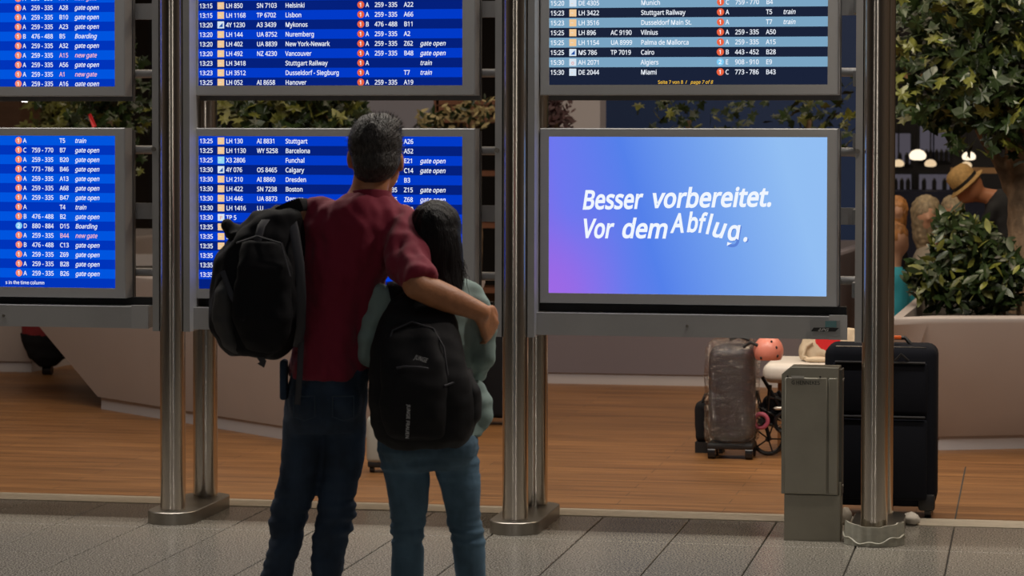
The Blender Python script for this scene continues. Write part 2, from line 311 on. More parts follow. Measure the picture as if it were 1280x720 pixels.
# ------------------------------------------------------------------ text
GLYPH_SRC = '''
-258|16,92 16,123 113,123 113,92
.215|29,22 30,30 32,38 36,42 54,48 71,42 76,38 78,30 78,22 78,13 76,6 71,1 54,-6 36,1 32,6 30,13
/298|145,286 38,0 4,0 110,286
0459|210,144 204,82 200,64 195,48 188,35 180,24 170,14 158,6 145,0 130,-3 114,-4 94,-2 76,4 61,14 48,27 38,44 30,64 24,88 21,114 20,144 20,173 24,200 29,223 36,243 46,260 60,274 74,283 93,289 114,290 134,289 152,283 168,274 180,260 191,243 200,223 205,200 208,173;55,144 60,78 66,62 72,49 80,39 89,32 101,28 114,26 128,28 140,32 149,39 157,49 163,62 168,78 174,144 168,208 163,224 157,238 149,248 140,255 128,259 114,260 101,259 89,255 80,248 72,238 66,224 60,208
1459|142,0 108,0 108,200 108,220 108,235 110,250 98,238 84,228 54,202 36,226 113,286 142,286
2459|208,0 19,0 19,30 94,105 130,144 153,176 158,188 160,200 161,212 159,226 154,238 147,248 136,255 124,259 110,260 97,260 84,257 74,253 42,233 22,256 47,274 76,286 110,290 128,290 142,286 156,281 168,274 178,266 186,255 192,242 196,229 197,214 196,200 193,186 188,172 162,134 124,92 64,34 64,32 208,32
3459|198,220 197,207 194,196 190,186 185,178 178,170 170,163 138,151 138,149 160,145 176,138 190,128 199,114 204,99 206,82 205,66 202,50 195,37 186,25 174,15 159,7 142,1 120,-3 96,-4 55,0 18,12 18,44 57,30 97,26 120,28 139,32 152,40 162,52 168,66 170,82 168,94 166,103 160,112 153,118 144,124 132,128 90,132 62,132 62,163 90,163 104,164 118,166 130,170 139,175 147,181 154,188 158,197 160,206 162,217 160,230 156,240 148,249 137,256 124,260 110,260 82,258 58,249 38,236 20,260 58,282 74,286 90,290 109,290 136,288 158,282 176,270 188,256 195,238
4459|222,65 180,65 180,0 146,0 146,65 8,65 8,95 143,288 180,288 180,96 222,96;146,187 146,206 146,222 147,237 148,250 146,250 138,234 128,219 43,96 146,96
5459|110,176 129,174 146,171 161,166 174,158 186,148 194,137 201,124 205,108 206,92 205,72 201,56 194,40 184,27 172,16 157,8 140,1 121,-2 100,-4 58,0 26,12 26,45 60,31 100,26 137,32 146,38 155,44 162,53 166,63 170,74 170,88 168,105 162,120 153,131 140,140 122,144 98,146 73,144 50,140 32,151 43,286 186,286 186,254 73,254 66,171 84,174
6459|22,122 26,171 38,216 44,230 52,243 60,255 72,265 84,274 98,281 114,286 132,289 153,290 172,290 188,286 188,256 172,260 154,262 136,260 121,258 108,252 96,246 86,237 79,227 64,190 58,146 60,146 75,163 97,175 128,179 144,178 158,174 171,169 182,161 192,152 200,140 206,126 210,110 210,92 210,74 206,56 200,41 191,28 180,16 168,8 154,1 138,-2 120,-4 106,-3 94,0 82,4 70,10 60,18 50,27 42,38 35,52 30,66 26,83 23,102;119,26 135,28 148,33 160,42 168,54 174,72 176,92 174,109 170,124 162,136 151,144 137,150 120,152 108,150 98,148 88,144 66,124 61,116 58,108 58,99 62,73 73,50 92,32
7459|54,0 172,254 18,254 18,286 210,286 210,259 94,0
8459|114,290 130,290 146,287 159,282 170,276 181,269 189,260 195,248 199,236 200,222 200,210 197,200 192,192 173,169 146,152 178,132 200,108 206,98 208,86 210,74 208,59 204,45 198,32 189,22 178,13 165,6 150,0 134,-3 116,-4 96,-3 78,0 63,5 50,12 39,21 30,32 24,44 21,58 20,73 20,86 24,97 28,107 50,132 79,150 54,168 36,192 29,222 30,236 34,248 40,259 48,268 58,276 70,282 84,286 98,290;54,72 56,60 60,48 69,38 80,30 96,26 114,24 132,26 148,30 160,38 168,48 173,60 175,74 174,83 172,91 168,98 146,118 114,132 108,135 78,118 60,98;114,262 100,260 88,257 78,251 70,243 65,233 64,220 64,211 66,203 70,196 90,178 116,165 141,178 158,196 165,220 164,233 159,243 151,251 141,257 128,260
9459|208,164 205,116 194,70 187,56 179,43 170,32 159,21 146,12 132,6 116,0 98,-3 77,-4 58,-3 41,0 41,30 58,26 76,25 94,26 109,29 122,34 134,41 144,50 152,59 158,70 164,82 167,96 173,140 170,140 155,124 133,112 102,107 86,108 72,112 59,118 48,125 38,135 30,147 24,160 21,176 20,194 22,213 25,230 32,246 40,258 50,270 64,278 78,285 94,289 112,290 125,290 138,287 150,282 161,276 171,268 180,259 188,248 196,234 201,220 205,203 208,184;112,260 96,259 82,254 71,244 62,232 56,214 55,194 56,177 61,162 68,150 79,142 93,136 110,134 122,136 133,138 143,142 165,162 170,170 172,179 173,187 169,213 158,237 138,254
:215|29,22 30,30 32,38 36,42 54,48 71,42 76,38 78,30 78,22 78,13 76,6 71,1 54,-6 36,1 32,6 30,13;29,194 30,202 32,210 36,214 54,220 71,214 76,210 78,202 78,194 78,184 76,178 71,172 54,166 36,172 32,178 30,184
=459|22,167 22,196 206,196 206,167;22,87 22,116 206,116 206,87
A512|218,0 184,88 70,88 36,0 0,0 112,288 144,288 256,0;141,208 137,219 132,236 128,250 124,234 119,219 115,208 82,120 173,120
B521|120,286 154,284 180,279 202,270 217,258 226,239 230,216 223,186 204,164 175,152 175,150 208,140 216,134 224,126 230,118 235,108 238,96 239,82 238,65 234,50 227,37 218,26 206,16 192,10 177,4 159,1 140,0 39,0 39,286;128,164 150,166 167,170 178,176 186,186 190,197 192,212 190,226 184,237 176,245 162,251 144,254 122,256 75,256 75,164;75,134 75,30 132,30 156,32 173,37 186,46 194,56 199,69 200,84 194,110 188,118 181,124 172,128 160,132 146,134 130,134
C507|162,258 147,258 133,255 120,251 108,245 98,237 89,228 81,217 74,205 70,192 66,176 64,160 62,143 64,120 68,100 74,82 82,66 93,52 106,42 122,34 140,29 161,28 197,31 230,39 230,8 196,-1 156,-4 128,-2 104,4 83,14 65,28 50,45 39,66 31,89 26,115 24,144 26,164 28,184 34,203 40,220 50,236 60,250 72,262 87,272 103,280 121,286 140,289 162,290 204,286 241,274 226,243 197,254
D585|268,146 266,116 260,88 250,66 237,46 220,29 200,16 176,8 148,2 118,0 39,0 39,286 127,286 154,284 180,279 202,270 222,258 238,242 251,223 260,200 266,175;230,144 228,168 224,190 218,208 208,222 196,234 180,244 164,250 144,254 122,256 75,256 75,31 114,31 150,34 178,44 201,60 217,82 227,110
E446|199,0 39,0 39,286 199,286 199,254 75,254 75,165 192,165 192,134 75,134 75,32 199,32
F416|75,0 39,0 39,286 199,286 199,254 75,254 75,153 192,153 192,122 75,122
G584|163,151 262,151 262,11 216,0 162,-4 134,-2 108,4 86,14 68,28 52,44 40,65 32,88 26,114 24,143 26,172 32,198 42,221 56,241 72,258 93,272 116,282 143,288 173,290 218,286 258,274 244,242 210,254 171,258 149,257 130,252 112,244 98,234 85,220 75,204 68,186 64,166 62,143 64,122 67,101 73,83 82,66 94,53 108,42 126,34 146,29 170,28 202,30 226,34 226,119 163,119
H594|258,0 222,0 222,134 75,134 75,0 39,0 39,286 75,286 75,165 222,165 222,286 258,286
I272|120,0 16,0 16,21 50,28 50,258 16,266 16,286 120,286 120,266 86,258 86,28 120,21
J219|-2,-76 -18,-75 -32,-71 -32,-40 -18,-44 -2,-44 16,-40 32,-26 37,2 37,286 73,286 73,4 72,-13 69,-28 64,-41 57,-52 48,-61 38,-68 26,-72 12,-75
K496|248,0 206,0 104,136 75,111 75,0 39,0 39,286 75,286 75,145 100,172 124,200 202,286 244,286 130,162
L420|39,0 39,286 75,286 75,32 200,32 200,0
M727|165,0 71,251 70,251 71,230 72,204 72,174 72,0 39,0 39,286 92,286 180,52 182,52 272,286 325,286 325,0 289,0 289,176 290,204 290,230 292,250 290,250 195,0
N609|266,0 224,0 70,238 69,238 70,216 72,189 72,160 72,0 39,0 39,286 80,286 234,50 235,50 234,68 233,96 232,124 232,286 266,286
O626|288,144 288,122 285,102 280,83 274,66 266,50 255,36 243,24 230,14 214,6 196,0 178,-3 157,-4 136,-3 116,0 98,6 82,14 69,24 57,36 47,50 39,66 32,84 28,102 26,122 24,144 26,172 31,198 39,221 50,241 65,258 83,272 104,282 129,288 157,290 184,288 208,282 230,272 248,258 262,242 274,221 282,198 287,172;62,144 64,120 67,100 72,82 80,66 91,52 104,42 119,34 136,29 157,28 177,29 195,34 210,42 222,52 232,66 240,82 246,100 250,120 250,144 248,177 240,206 228,228 210,246 186,256 157,259 137,258 119,253 104,245 91,234 80,222 72,206 67,187 64,166
P485|114,286 148,284 176,276 196,264 210,248 220,227 222,202 216,168 212,158 206,148 198,139 188,131 176,124 162,119 146,115 128,112 108,112 75,112 75,0 39,0 39,286;112,256 75,256 75,142 104,142 149,148 160,153 169,159 176,167 181,176 184,188 185,200 183,218 177,231 167,242 153,250 134,254
Q626|288,144 288,121 284,100 280,80 272,62 262,46 252,32 238,20 222,10 206,3 274,-68 222,-68 167,-4 162,-4 157,-4 136,-3 116,0 98,6 82,14 69,24 57,36 47,50 39,66 32,84 28,102 26,122 24,144 26,172 31,198 39,221 50,241 65,258 83,272 104,282 129,288 157,290 184,288 208,282 230,272 248,258 262,242 274,221 282,198 287,172;62,144 64,120 67,100 72,82 80,66 91,52 104,42 119,34 136,29 157,28 177,29 195,34 210,42 222,52 232,66 240,82 246,100 250,120 250,144 248,177 240,206 228,228 210,246 186,256 157,259 137,258 119,253 104,245 91,234 80,222 72,206 67,187 64,166
R499|118,286 140,286 160,282 176,278 190,270 202,261 211,250 217,237 221,222 222,205 221,190 218,178 214,167 208,158 200,149 192,142 165,128 244,0 202,0 132,118 75,118 75,0 39,0 39,286;116,255 75,255 75,149 118,149 139,150 156,155 169,162 178,174 183,187 185,204 184,215 182,225 178,234 172,240 164,246 155,250
S440|202,76 200,60 196,46 189,33 180,22 168,13 154,6 137,0 119,-3 99,-4 68,-2 42,2 20,10 20,44 56,32 100,28 136,33 145,37 152,42 158,49 162,56 164,64 165,74 159,97 138,115 98,132 66,147 42,165 28,188 24,218 26,232 29,245 36,256 44,266 55,275 68,282 82,286 98,290 116,290 159,286 194,274 183,244 151,254 114,258 84,254 66,239 60,217 66,193 86,176 123,159 166,140 176,132 186,124 192,114 198,103 200,90
T446|130,0 94,0 94,254 4,254 4,286 218,286 218,254 130,254
U586|256,101 256,82 252,64 244,48 235,32 223,20 208,10 190,2 169,-2 145,-4 112,-1 86,9 64,25 48,46 39,72 36,102 36,286 72,286 72,100 74,79 80,61 91,46 106,36 124,30 147,28 164,28 178,32 190,36 200,44 208,52 214,63 218,74 220,87 221,101 221,286 256,286
V481|240,286 138,0 102,0 0,286 38,286 102,102 110,80 116,60 120,40 125,60 131,80 138,104 202,286
W746|368,286 292,0 255,0 200,188 194,205 190,222 186,236 185,244 184,236 180,222 176,204 171,186 117,0 80,0 5,286 42,286 87,112 92,93 95,76 98,59 100,44 103,60 106,77 111,96 116,114 166,286 204,286 256,112 262,94 266,76 269,58 272,44 275,64 280,88 286,112 330,286
X470|234,0 192,0 116,124 40,0 2,0 96,149 8,286 48,286 118,174 188,286 226,286 138,150
Y454|114,146 188,286 227,286 132,111 132,0 96,0 96,110 0,286 40,286
Z459|214,0 15,0 15,28 166,254 20,254 20,286 210,286 210,259 59,32 214,32
a450|116,218 140,216 159,211 174,202 184,188 190,169 192,146 192,0 167,0 160,30 158,30 140,11 117,0 86,-4 52,3 42,8 34,15 28,24 22,34 20,46 18,60 22,80 30,96 44,110 64,119 90,126 122,128 158,130 158,142 156,158 153,171 146,180 138,186 126,189 114,190 82,185 53,174 42,200 76,213;126,104 102,102 84,98 70,91 62,82 56,72 55,60 56,48 60,40 66,33 74,28 84,26 94,24 112,26 126,31 140,40 150,52 156,67 158,86 158,105
b493|70,230 69,205 68,186 70,186 76,195 84,202 94,210 106,214 120,218 136,218 161,216 182,206 200,190 214,169 222,142 224,108 224,84 220,64 214,46 205,30 195,18 182,8 168,2 153,-2 136,-4 120,-3 106,0 94,5 70,28 66,28 60,0 34,0 34,304 70,304;130,190 116,188 104,186 94,180 86,174 80,165 75,154 70,108 70,107 71,82 75,62 82,46 94,34 110,28 130,26 148,28 162,34 174,46 182,63 186,83 188,108 186,132 182,153 174,169 162,180 148,187
c385|120,-4 102,-2 85,1 70,8 56,17 44,29 34,44 28,62 24,82 22,106 24,131 28,152 36,171 45,186 57,198 71,208 87,214 104,218 122,219 154,216 179,208 168,178 146,185 122,188 108,187 96,184 86,179 78,172 70,162 66,152 62,138 60,124 58,106 60,90 62,76 66,63 70,52 78,43 86,36 96,30 107,28 120,26 151,30 176,39 176,8 152,-1
d493|110,-4 86,-1 64,8 46,24 32,46 24,73 22,107 24,141 33,169 46,190 64,206 86,216 110,219 140,214 162,204 177,187 180,187 178,202 177,219 177,304 212,304 212,0 184,0 179,29 177,29 162,12 140,0;116,26 136,28 152,34 164,44 172,58 176,77 178,100 178,106 176,132 172,152 164,168 153,180 137,188 116,190 98,187 84,180 73,167 65,150 60,130 58,106 60,82 65,62 73,46 84,34 98,28
e452|117,219 134,218 150,214 164,207 177,198 187,186 195,173 201,158 204,140 206,122 206,100 58,100 61,78 67,60 77,45 90,34 108,28 127,26 164,30 196,41 196,10 164,0 126,-4 106,-2 88,2 72,8 57,18 45,30 35,46 28,63 24,84 22,106 24,128 28,148 34,166 43,182 54,195 67,206 82,213 99,218;116,190 101,188 88,183 77,174 68,162 62,146 60,128 169,128 163,161 159,169 153,176 146,182 138,186 128,189
f276|133,188 79,188 79,0 44,0 44,188 6,188 6,204 44,216 44,228 44,246 48,261 52,274 58,284 66,292 76,298 87,303 100,306 114,306 137,304 155,300 146,272 131,276 114,278 103,276 94,272 88,266 83,256 80,244 79,229 79,215 133,215
g493|110,219 124,218 136,216 148,211 160,204 169,196 178,186 180,186 184,215 212,215 212,-4 212,-23 208,-40 202,-54 194,-68 184,-78 170,-86 155,-92 137,-95 116,-96 74,-93 39,-82 39,-50 74,-62 118,-67 136,-65 150,-60 162,-50 170,-38 176,-24 178,-6 178,2 178,16 179,28 177,28 169,18 160,10 150,4 138,0 125,-3 110,-4 85,-1 63,9 46,26 32,48 24,74 22,107 24,139 32,166 46,188 63,206 84,216;115,190 104,188 94,185 84,180 76,172 70,163 65,152 62,138 60,124 58,106 60,82 65,62 73,46 84,34 98,27 116,25 144,29 163,42 174,66 178,98 178,107 178,126 175,141 172,154 166,166 160,174 151,181 140,186 128,188
h496|70,216 69,200 68,185 70,185 87,204 110,214 136,218 153,218 168,215 180,210 191,204 200,196 206,185 212,172 214,157 216,140 216,0 180,0 180,138 179,154 176,166 169,176 160,184 148,188 132,190 118,188 105,185 94,180 86,174 80,164 75,154 70,111 70,0 34,0 34,304 70,304
i207|70,215 70,0 34,0 34,215;52,296 66,290 70,286 72,280 72,273 72,266 70,260 66,256 52,250 38,256 34,260 32,266 32,273 32,280 34,286 38,290
j207|9,-96 -9,-95 -22,-92 -22,-63 -10,-66 4,-67 12,-66 20,-64 26,-60 30,-54 33,-45 34,-34 34,215 70,215 70,-32 63,-66 58,-76 52,-83 44,-88 34,-93 22,-96;32,273 32,280 34,286 38,290 52,296 66,290 70,286 72,280 72,273 72,266 70,260 66,256 52,250 38,256 34,260 32,266
k428|69,146 68,128 68,110 69,110 76,120 86,132 94,142 163,215 204,215 118,123 210,0 168,0 94,100 69,79 69,0 34,0 34,304 69,304
l207|70,0 34,0 34,304 70,304
m750|270,219 292,217 310,210 324,200 334,186 340,165 342,140 342,0 308,0 308,138 306,154 303,166 297,176 288,184 278,188 264,190 245,187 230,181 219,171 212,158 207,140 206,118 206,0 171,0 171,138 166,166 152,184 126,190 114,188 102,185 92,180 85,174 79,164 75,154 70,112 70,0 34,0 34,215 62,215 68,186 70,186 86,204 108,216 133,219 149,218 162,215 174,210 184,203 193,194 199,183 201,183 209,194 219,203 230,210 243,215 256,218
n496|138,219 161,217 180,210 196,200 206,186 213,165 216,140 216,0 180,0 180,138 179,154 176,166 169,176 160,184 148,188 132,190 111,187 94,180 83,169 76,154 71,134 70,112 70,0 34,0 34,215 62,215 68,186 70,186 88,204 111,216
o485|221,108 220,90 218,75 214,60 208,48 202,36 194,26 184,16 174,9 162,4 150,0 136,-3 120,-4 107,-3 94,0 82,4 70,9 60,16 50,26 42,36 35,48 30,60 26,75 23,90 22,108 24,130 28,150 34,168 44,184 55,196 68,206 84,213 102,218 122,219 140,218 158,213 174,206 187,196 199,184 208,168 216,150 220,130;58,108 60,92 62,77 65,64 70,52 78,43 86,36 96,30 108,26 122,26 135,26 147,30 157,36 166,43 172,52 178,64 182,77 184,92 184,108 184,124 182,138 178,152 172,162 166,172 157,180 147,185 135,188 121,190 101,187 86,180 74,168 65,152 60,132
p493|136,219 161,216 182,206 200,192 214,170 222,142 224,108 224,85 220,64 214,46 205,31 195,18 182,8 168,2 153,-2 136,-4 106,0 85,12 70,28 67,28 68,10 70,-8 70,-96 34,-96 34,215 63,215 68,186 70,186 85,202 106,214;130,190 116,188 105,186 95,181 87,174 80,166 76,156 70,114 70,108 75,63 80,52 86,42 94,35 104,30 116,26 130,26 143,26 154,30 163,36 170,44 177,54 182,66 188,108 186,131 182,151 174,167 162,180 148,187
r331|134,219 148,218 160,216 155,184 144,186 132,187 108,182 88,167 74,144 70,114 70,0 34,0 34,215 63,215 67,176 68,176 85,198 107,213
s384|174,60 173,46 170,34 164,24 156,16 146,9 134,3 120,-1 105,-3 88,-4 50,0 21,10 21,42 52,30 89,24 106,26 118,28 128,33 134,40 138,47 140,56 136,70 120,84 87,98 52,114 28,133 24,142 22,151 20,162 23,179 30,193 42,204 59,212 78,218 101,219 138,215 170,204 158,176 129,186 98,190 86,190 74,187 66,183 59,178 56,172 54,164 60,149 77,137 110,123 144,108 166,88 170,80 173,70
t289|106,25 122,26 136,30 136,2 120,-2 100,-4 69,2 60,6 52,14 46,22 41,33 38,46 37,62 37,188 6,188 6,204 38,218 52,264 72,264 72,215 134,215 134,188 72,188 72,64 73,52 76,42 82,34 88,29 96,26
u496|214,215 214,0 185,0 180,28 178,28 160,10 136,0 110,-4 94,-3 80,0 67,4 56,10 48,19 40,30 36,42 32,57 32,74 32,215 68,215 68,76 68,61 72,48 79,38 88,31 100,26 115,26 130,26 142,30 153,34 162,41 168,50 172,60 178,103 178,215
v407|82,0 0,215 38,215 84,88 90,68 96,48 100,32 102,32 107,48 114,69 120,88 166,215 204,215 122,0
w630|173,122 168,138 164,154 160,168 158,178 156,178 154,168 151,154 147,138 142,121 104,0 64,0 4,216 41,216 70,100 76,77 82,54 84,36 86,36 89,48 92,64 96,80 100,94 138,216 177,216 214,94 220,74 226,54 228,37 230,37 233,54 238,76 244,100 274,216 310,216 251,0 210,0
x424|85,110 11,215 51,215 106,134 161,215 201,215 126,110 205,0 165,0 106,86 47,0 7,0
y409|0,215 38,215 84,92 92,72 98,52 102,34 104,34 112,60 122,93 166,215 204,215 112,-30 94,-65 86,-74 78,-82 69,-88 58,-92 47,-96 34,-96 17,-95 4,-93 4,-65 15,-66 28,-68 50,-63 65,-50 76,-30 87,-1
~459|108,128 84,136 66,138 42,132 20,115 20,146 42,162 68,168 91,165 121,155 145,146 163,144 187,151 209,168 209,136 187,120 161,115 138,118
 209|
'''
# letter outlines (advance | closed contours, 1/500 em), humanist sans as on the screens
GLYPH = {}
for _ln in GLYPH_SRC.strip('\n').split('\n'):
    _a, _c = _ln[1:].split('|')
    GLYPH[_ln[0]] = (int(_a)/1000, [[tuple(int(q)/500 for q in p.split(',')) for p in r.split()] for r in _c.split(';') if r])
_cache = {}
def glyph_mesh(ch, bold):
    k = (ch, bold)
    if k not in _cache:
        c = bpy.data.curves.new('t', 'CURVE'); c.dimensions = '2D'; c.fill_mode = 'BOTH'; c.offset = bold
        for r in GLYPH[ch][1]:
            sp = c.splines.new('POLY'); sp.points.add(len(r)-1); sp.use_cyclic_u = True
            for p, (x, y) in zip(sp.points, r): p.co = (x, y, 0, 1)
        o = bpy.data.objects.new('t', c); me = o.to_mesh()
        _cache[k] = ([v.co.copy() for v in me.vertices], [tuple(p.vertices) for p in me.polygons])
        o.to_mesh_clear(); bpy.data.objects.remove(o)
    return _cache[k]
def text_data(s, shear=0, bold=0):
    x = 0; V = []; Fc = []
    for ch in s:
        if ch not in GLYPH: ch = ' '
        if GLYPH[ch][1]:
            vs, fs = glyph_mesh(ch, bold); b = len(V)
            V += [Vector((v.x+x+v.y*shear, v.y, 0)) for v in vs]; Fc += [tuple(i+b for i in f) for f in fs]
        x += GLYPH[ch][0]
    return V, Fc
def put_text(mb, s, x, z, Y, size, sx=1.0, shear=0, bold=.0, rot=0, width=None):
    vs, fs = text_data(s, shear, bold)
    if not vs: return
    if width:
        w_ = max(v.x for v in vs)-min(v.x for v in vs); sx = width/(w_*size)
    ca, sa = math.cos(rot), math.sin(rot); out = []
    for v in vs:
        a, b = v.x*size*sx, v.y*size
        out.append((x+a*ca-b*sa, Y, z+a*sa+b*ca))
    mb.add(out, fs)

# ------------------------------------------------------------------ displays
DY = 10.95
G_white = glow('screen_white', lin(240, 246, 255), 1.0)
G_red = glow('badge_orange', lin(232, 98, 62), 1.0)
G_redl = glow('badge_salmon', lin(245, 140, 110), 1.0)
G_cyan = glow('badge_light_blue', lin(130, 205, 245), 1.0)
G_peach = glow('logo_peach', lin(240, 200, 150), 1.0)
G_pale = glow('logo_pale', lin(215, 228, 240), 1.0)
G_aqua = glow('logo_aqua', lin(150, 215, 240), 1.0)
G_mark = glow('logo_mark_blue', lin(30, 80, 160), 1.0)
G_pink = glow('new_gate_pink', lin(245, 190, 190), 1.0)
G_yel = glow('footer_yellow', lin(240, 190, 60), 1.0)
STY = {'blue_left': (glow('row_bright_blue', lin(0, 84, 222)), glow('row_mid_blue', lin(0, 52, 186))),
       'blue': (glow('row_blue', lin(1, 58, 200)), glow('row_navy', lin(4, 32, 124))),
       'night': (glow('row_pale_blue', lin(122, 164, 194)), glow('row_black_blue', lin(26, 34, 56)))}
M_side = mat('display_side_dark', (.10, .10, .105), .6)
def housing(root, X0, X1, z0, z1, sx0, sx1, sz0, sz1):
    Y0, Y1 = DY-.006, DY+.09; f = MB()
    o_ = [(X0, z0), (X1, z0), (X1, z1), (X0, z1)]; i_ = [(sx0, sz0), (sx1, sz0), (sx1, sz1), (sx0, sz1)]; c = .004
    oi = [(X0+c, z0+c), (X1-c, z0+c), (X1-c, z1-c), (X0+c, z1-c)]
    vs = [(x, Y1, z) for x, z in o_]+[(x, Y0+c, z) for x, z in o_]+[(x, Y0, z) for x, z in oi]+[(x, Y0, z) for x, z in i_]+[(x, Y0+.012, z) for x, z in i_]
    fs = []
    for L in range(4):
        for k in range(4): fs.append((L*4+k, L*4+(k+1) % 4, L*4+4+(k+1) % 4, L*4+4+k))
    fs.append((0, 3, 2, 1))
    f.add(vs, fs).build('bezel', M_bezel, root, fix=False)
    MB().box((X0+.02, Y1, z0-.02), (X1+.004, Y1+.03, z1-.01)).build('rear_housing', M_side, root)
def stripe(root, x0, x1, z0, z1, m, name='screen_row'):
    return MB().add([(x0, DY, z0), (x1, DY, z0), (x1, DY, z1), (x0, DY, z1)], [(0, 1, 2, 3)]).build(name, m, root, fix=False)
FR = dict(time=.004, logo=.0735, flight=.106, code=.224, dest=.333, badge=.619, letter=.637, count=.671, gate=.781, remark=.841)
def timetable(root, sx0, sx1, sz1, sz0, zc0, pitch, rows, style, first_bright, up=1):
    """rows listed from the top; zc0 = centre height of the first row"""
    W = sx1-sx0; YT = DY-.0012; YL = DY-.0008; fs = .0325
    for k, r in enumerate(rows):
        zc = zc0-k*pitch; a, b = max(zc-pitch/2, sz0), min(zc+pitch/2, sz1)
        br = (k % 2 == 0) == first_bright
        if r.get('foot') and style == 'night': br = False
        st = stripe(root, sx0, sx1, a, b, STY[style][0 if br else 1])
        zb = zc-.0096; t = MB(); tp = MB(); ink = False
        def P(s, col, **kw):
            if s: put_text(kw.pop('mb', t), s, sx0+FR[col]*W, zb, YT, fs, sx=kw.pop('sx', .87), bold=.011, **kw)
        for col in ('time', 'flight', 'code', 'dest', 'letter', 'count'):
            P(r.get(col), col)
        pink = r.get('remark') == 'new gate'
        P(r.get('gate'), 'gate', mb=tp if pink else t)
        P(r.get('remark'), 'remark', mb=tp if pink else t, shear=.25, sx=.87)
        if r.get('foot'):
            ft, fx, fsz = r['foot']
            q = MB()
            for s_, xx, sh in ft: put_text(q, s_, sx0+xx*W, zc-.0075, YT, fsz*1.15, sx=.92, shear=sh, bold=.010)
            tag(q.build('footer_text', G_yel if style == 'night' else G_white, st, fix=False), kind='stuff')
        if t.v: tag(t.build('row_text', G_white, st, fix=False), kind='stuff')
        if tp.v: tag(tp.build('pink_text', G_pink, st, fix=False), kind='stuff')
        if r.get('logo'):
            lx = sx0+FR['logo']*W; s_ = .029; m_ = {'p': G_peach, 'w': G_pale, 'a': G_aqua, 't': G_pale, 'r': G_pale}[r['logo']]
            lg = MB().add([(lx, YL, zc-s_/2), (lx+s_, YL, zc-s_/2), (lx+s_, YL, zc+s_/2), (lx, YL, zc+s_/2)], [(0, 1, 2, 3)]).build('airline_logo', m_, st, fix=False)
            mk = MB()
            if r['logo'] == 'p': put_text(mk, '~', lx+.005, zc-.008, YT, .028); mm = G_pale
            elif r['logo'] == 'a': put_text(mk, '=', lx+.005, zc-.008, YT, .028); mm = G_pale
            elif r['logo'] == 't': mk.add([(lx+.006, YT, zc-.009), (lx+.023, YT, zc-.009), (lx+.023, YT, zc+.009)], [(0, 1, 2)]); mm = G_mark
            elif r['logo'] == 'r': put_text(mk, r.get('mark', 'P'), lx+.008, zc-.009, YT, .026); mm = G_red
            else: put_text(mk, '-', lx+.008, zc-.008, YT, .028); mm = G_peach
            mk.build('logo_mark', mm, st, fix=False)
        if r.get('badge'):
            bx = sx0+FR['badge']*W; n = 20; rad = .0148
            m_ = G_cyan if r['badge'] == 2 else (G_redl if style == 'blue_left' else G_red)
            MB().add([(bx+rad*math.cos(2*PI*i/n), YL, zc+rad*math.sin(2*PI*i/n)) for i in range(n)], [tuple(range(n))]).build('terminal_badge', m_, st, fix=False)
            q = MB(); put_text(q, str(r['badge']), bx-.0068, zc-.0078, YT, .027, bold=.02); q.build('badge_number', G_white, st, fix=False)

def F(time=None, logo=None, flight=None, code=None, dest=None, badge=None, letter=None, count=None, gate=None, remark=None, **k):
    d = dict(time=time, logo=logo, flight=flight, code=code, dest=dest, badge=badge, letter=letter, count=count, gate=gate, remark=remark); d.update(k); return d
A_, B_, C_, D_ = ('A', '259 - 335'), ('B', '476 - 488'), ('C', '759 - 770'), ('C', '773 - 786')
def L(tc, gate, remark=None, badge=1): return F(badge=badge, letter=tc[0], count=tc[1] if len(tc) > 1 else None, gate=gate, remark=remark)
def N(a, b, c, d=None, e=None, tc=None, gate=None, remark=None, badge=1, **k):
    return F(a, b, c, d, e, badge if tc else None, tc[0] if tc else None, tc[1] if tc and len(tc) > 1 else None, gate, remark, **k)

disp = []
def display(X0, X1, z0, z1, sx0, sx1, sz0, sz1, label, cat='display', name='flight_display'):
    r = empty(name, ((X0+X1)/2, DY+.05, z0), label, cat, None); housing(r, X0, X1, z0, z1, sx0, sx1, sz0, sz1); return r
# upper left
r = display(-4.965, -3.752, 1.781, 2.50, -4.925, -3.796, 1.822, 2.465, 'bright blue departures screen cut by the top left picture edge, above another at far left', 'flight display')
rows = [L(A_, 'A14', 'new gate'), L(A_, 'A28', 'gate open'), L(A_, 'B10', 'gate open'), L(A_, 'A23', 'gate open'), L(B_, 'B5', 'Boarding'),
        L(A_, 'A32', 'gate open'), L(A_, 'A15', 'new gate'), L(A_, 'A56', 'gate open'), L(A_, 'A1', 'new gate'), L(A_, 'A16', 'gate open')]
pad = 6
timetable(r, -4.925, -3.796, 2.465, 1.822, 1.834+.0402*15, .0402, [F() for _ in range(pad)]+rows, 'blue_left', True)
# lower left
r = display(-4.965, -3.752, .929, 1.648, -4.925, -3.796, .971, 1.614, 'bright blue departures screen at far left, lower one, first row reading T5 train', 'flight display')
rows = [L(('A',), 'T5', 'train'), L(C_, 'B7', 'gate open'), L(A_, 'B20', 'gate open'), L(D_, 'B46', 'gate open'), L(A_, 'A13', 'gate open'), L(A_, 'A68', 'gate open'),
        L(A_, 'B47', 'gate open'), L(('A',), 'T4', 'train'), L(B_, 'B2', 'gate open'), L(('D', '880 - 884'), 'D15', 'Boarding', 2), L(A_, 'B44', 'new gate'),
        L(B_, 'C13', 'gate open'), L(A_, 'Z69', 'gate open'), L(A_, 'B28', 'gate open'), L(A_, 'B26', 'gate open'),
        F(foot=([('s in the time column', .565, 0)], 0, .0215))]
timetable(r, -4.925, -3.796, 1.614, .971, 1.614-.0201, .0402, rows, 'blue_left', True)
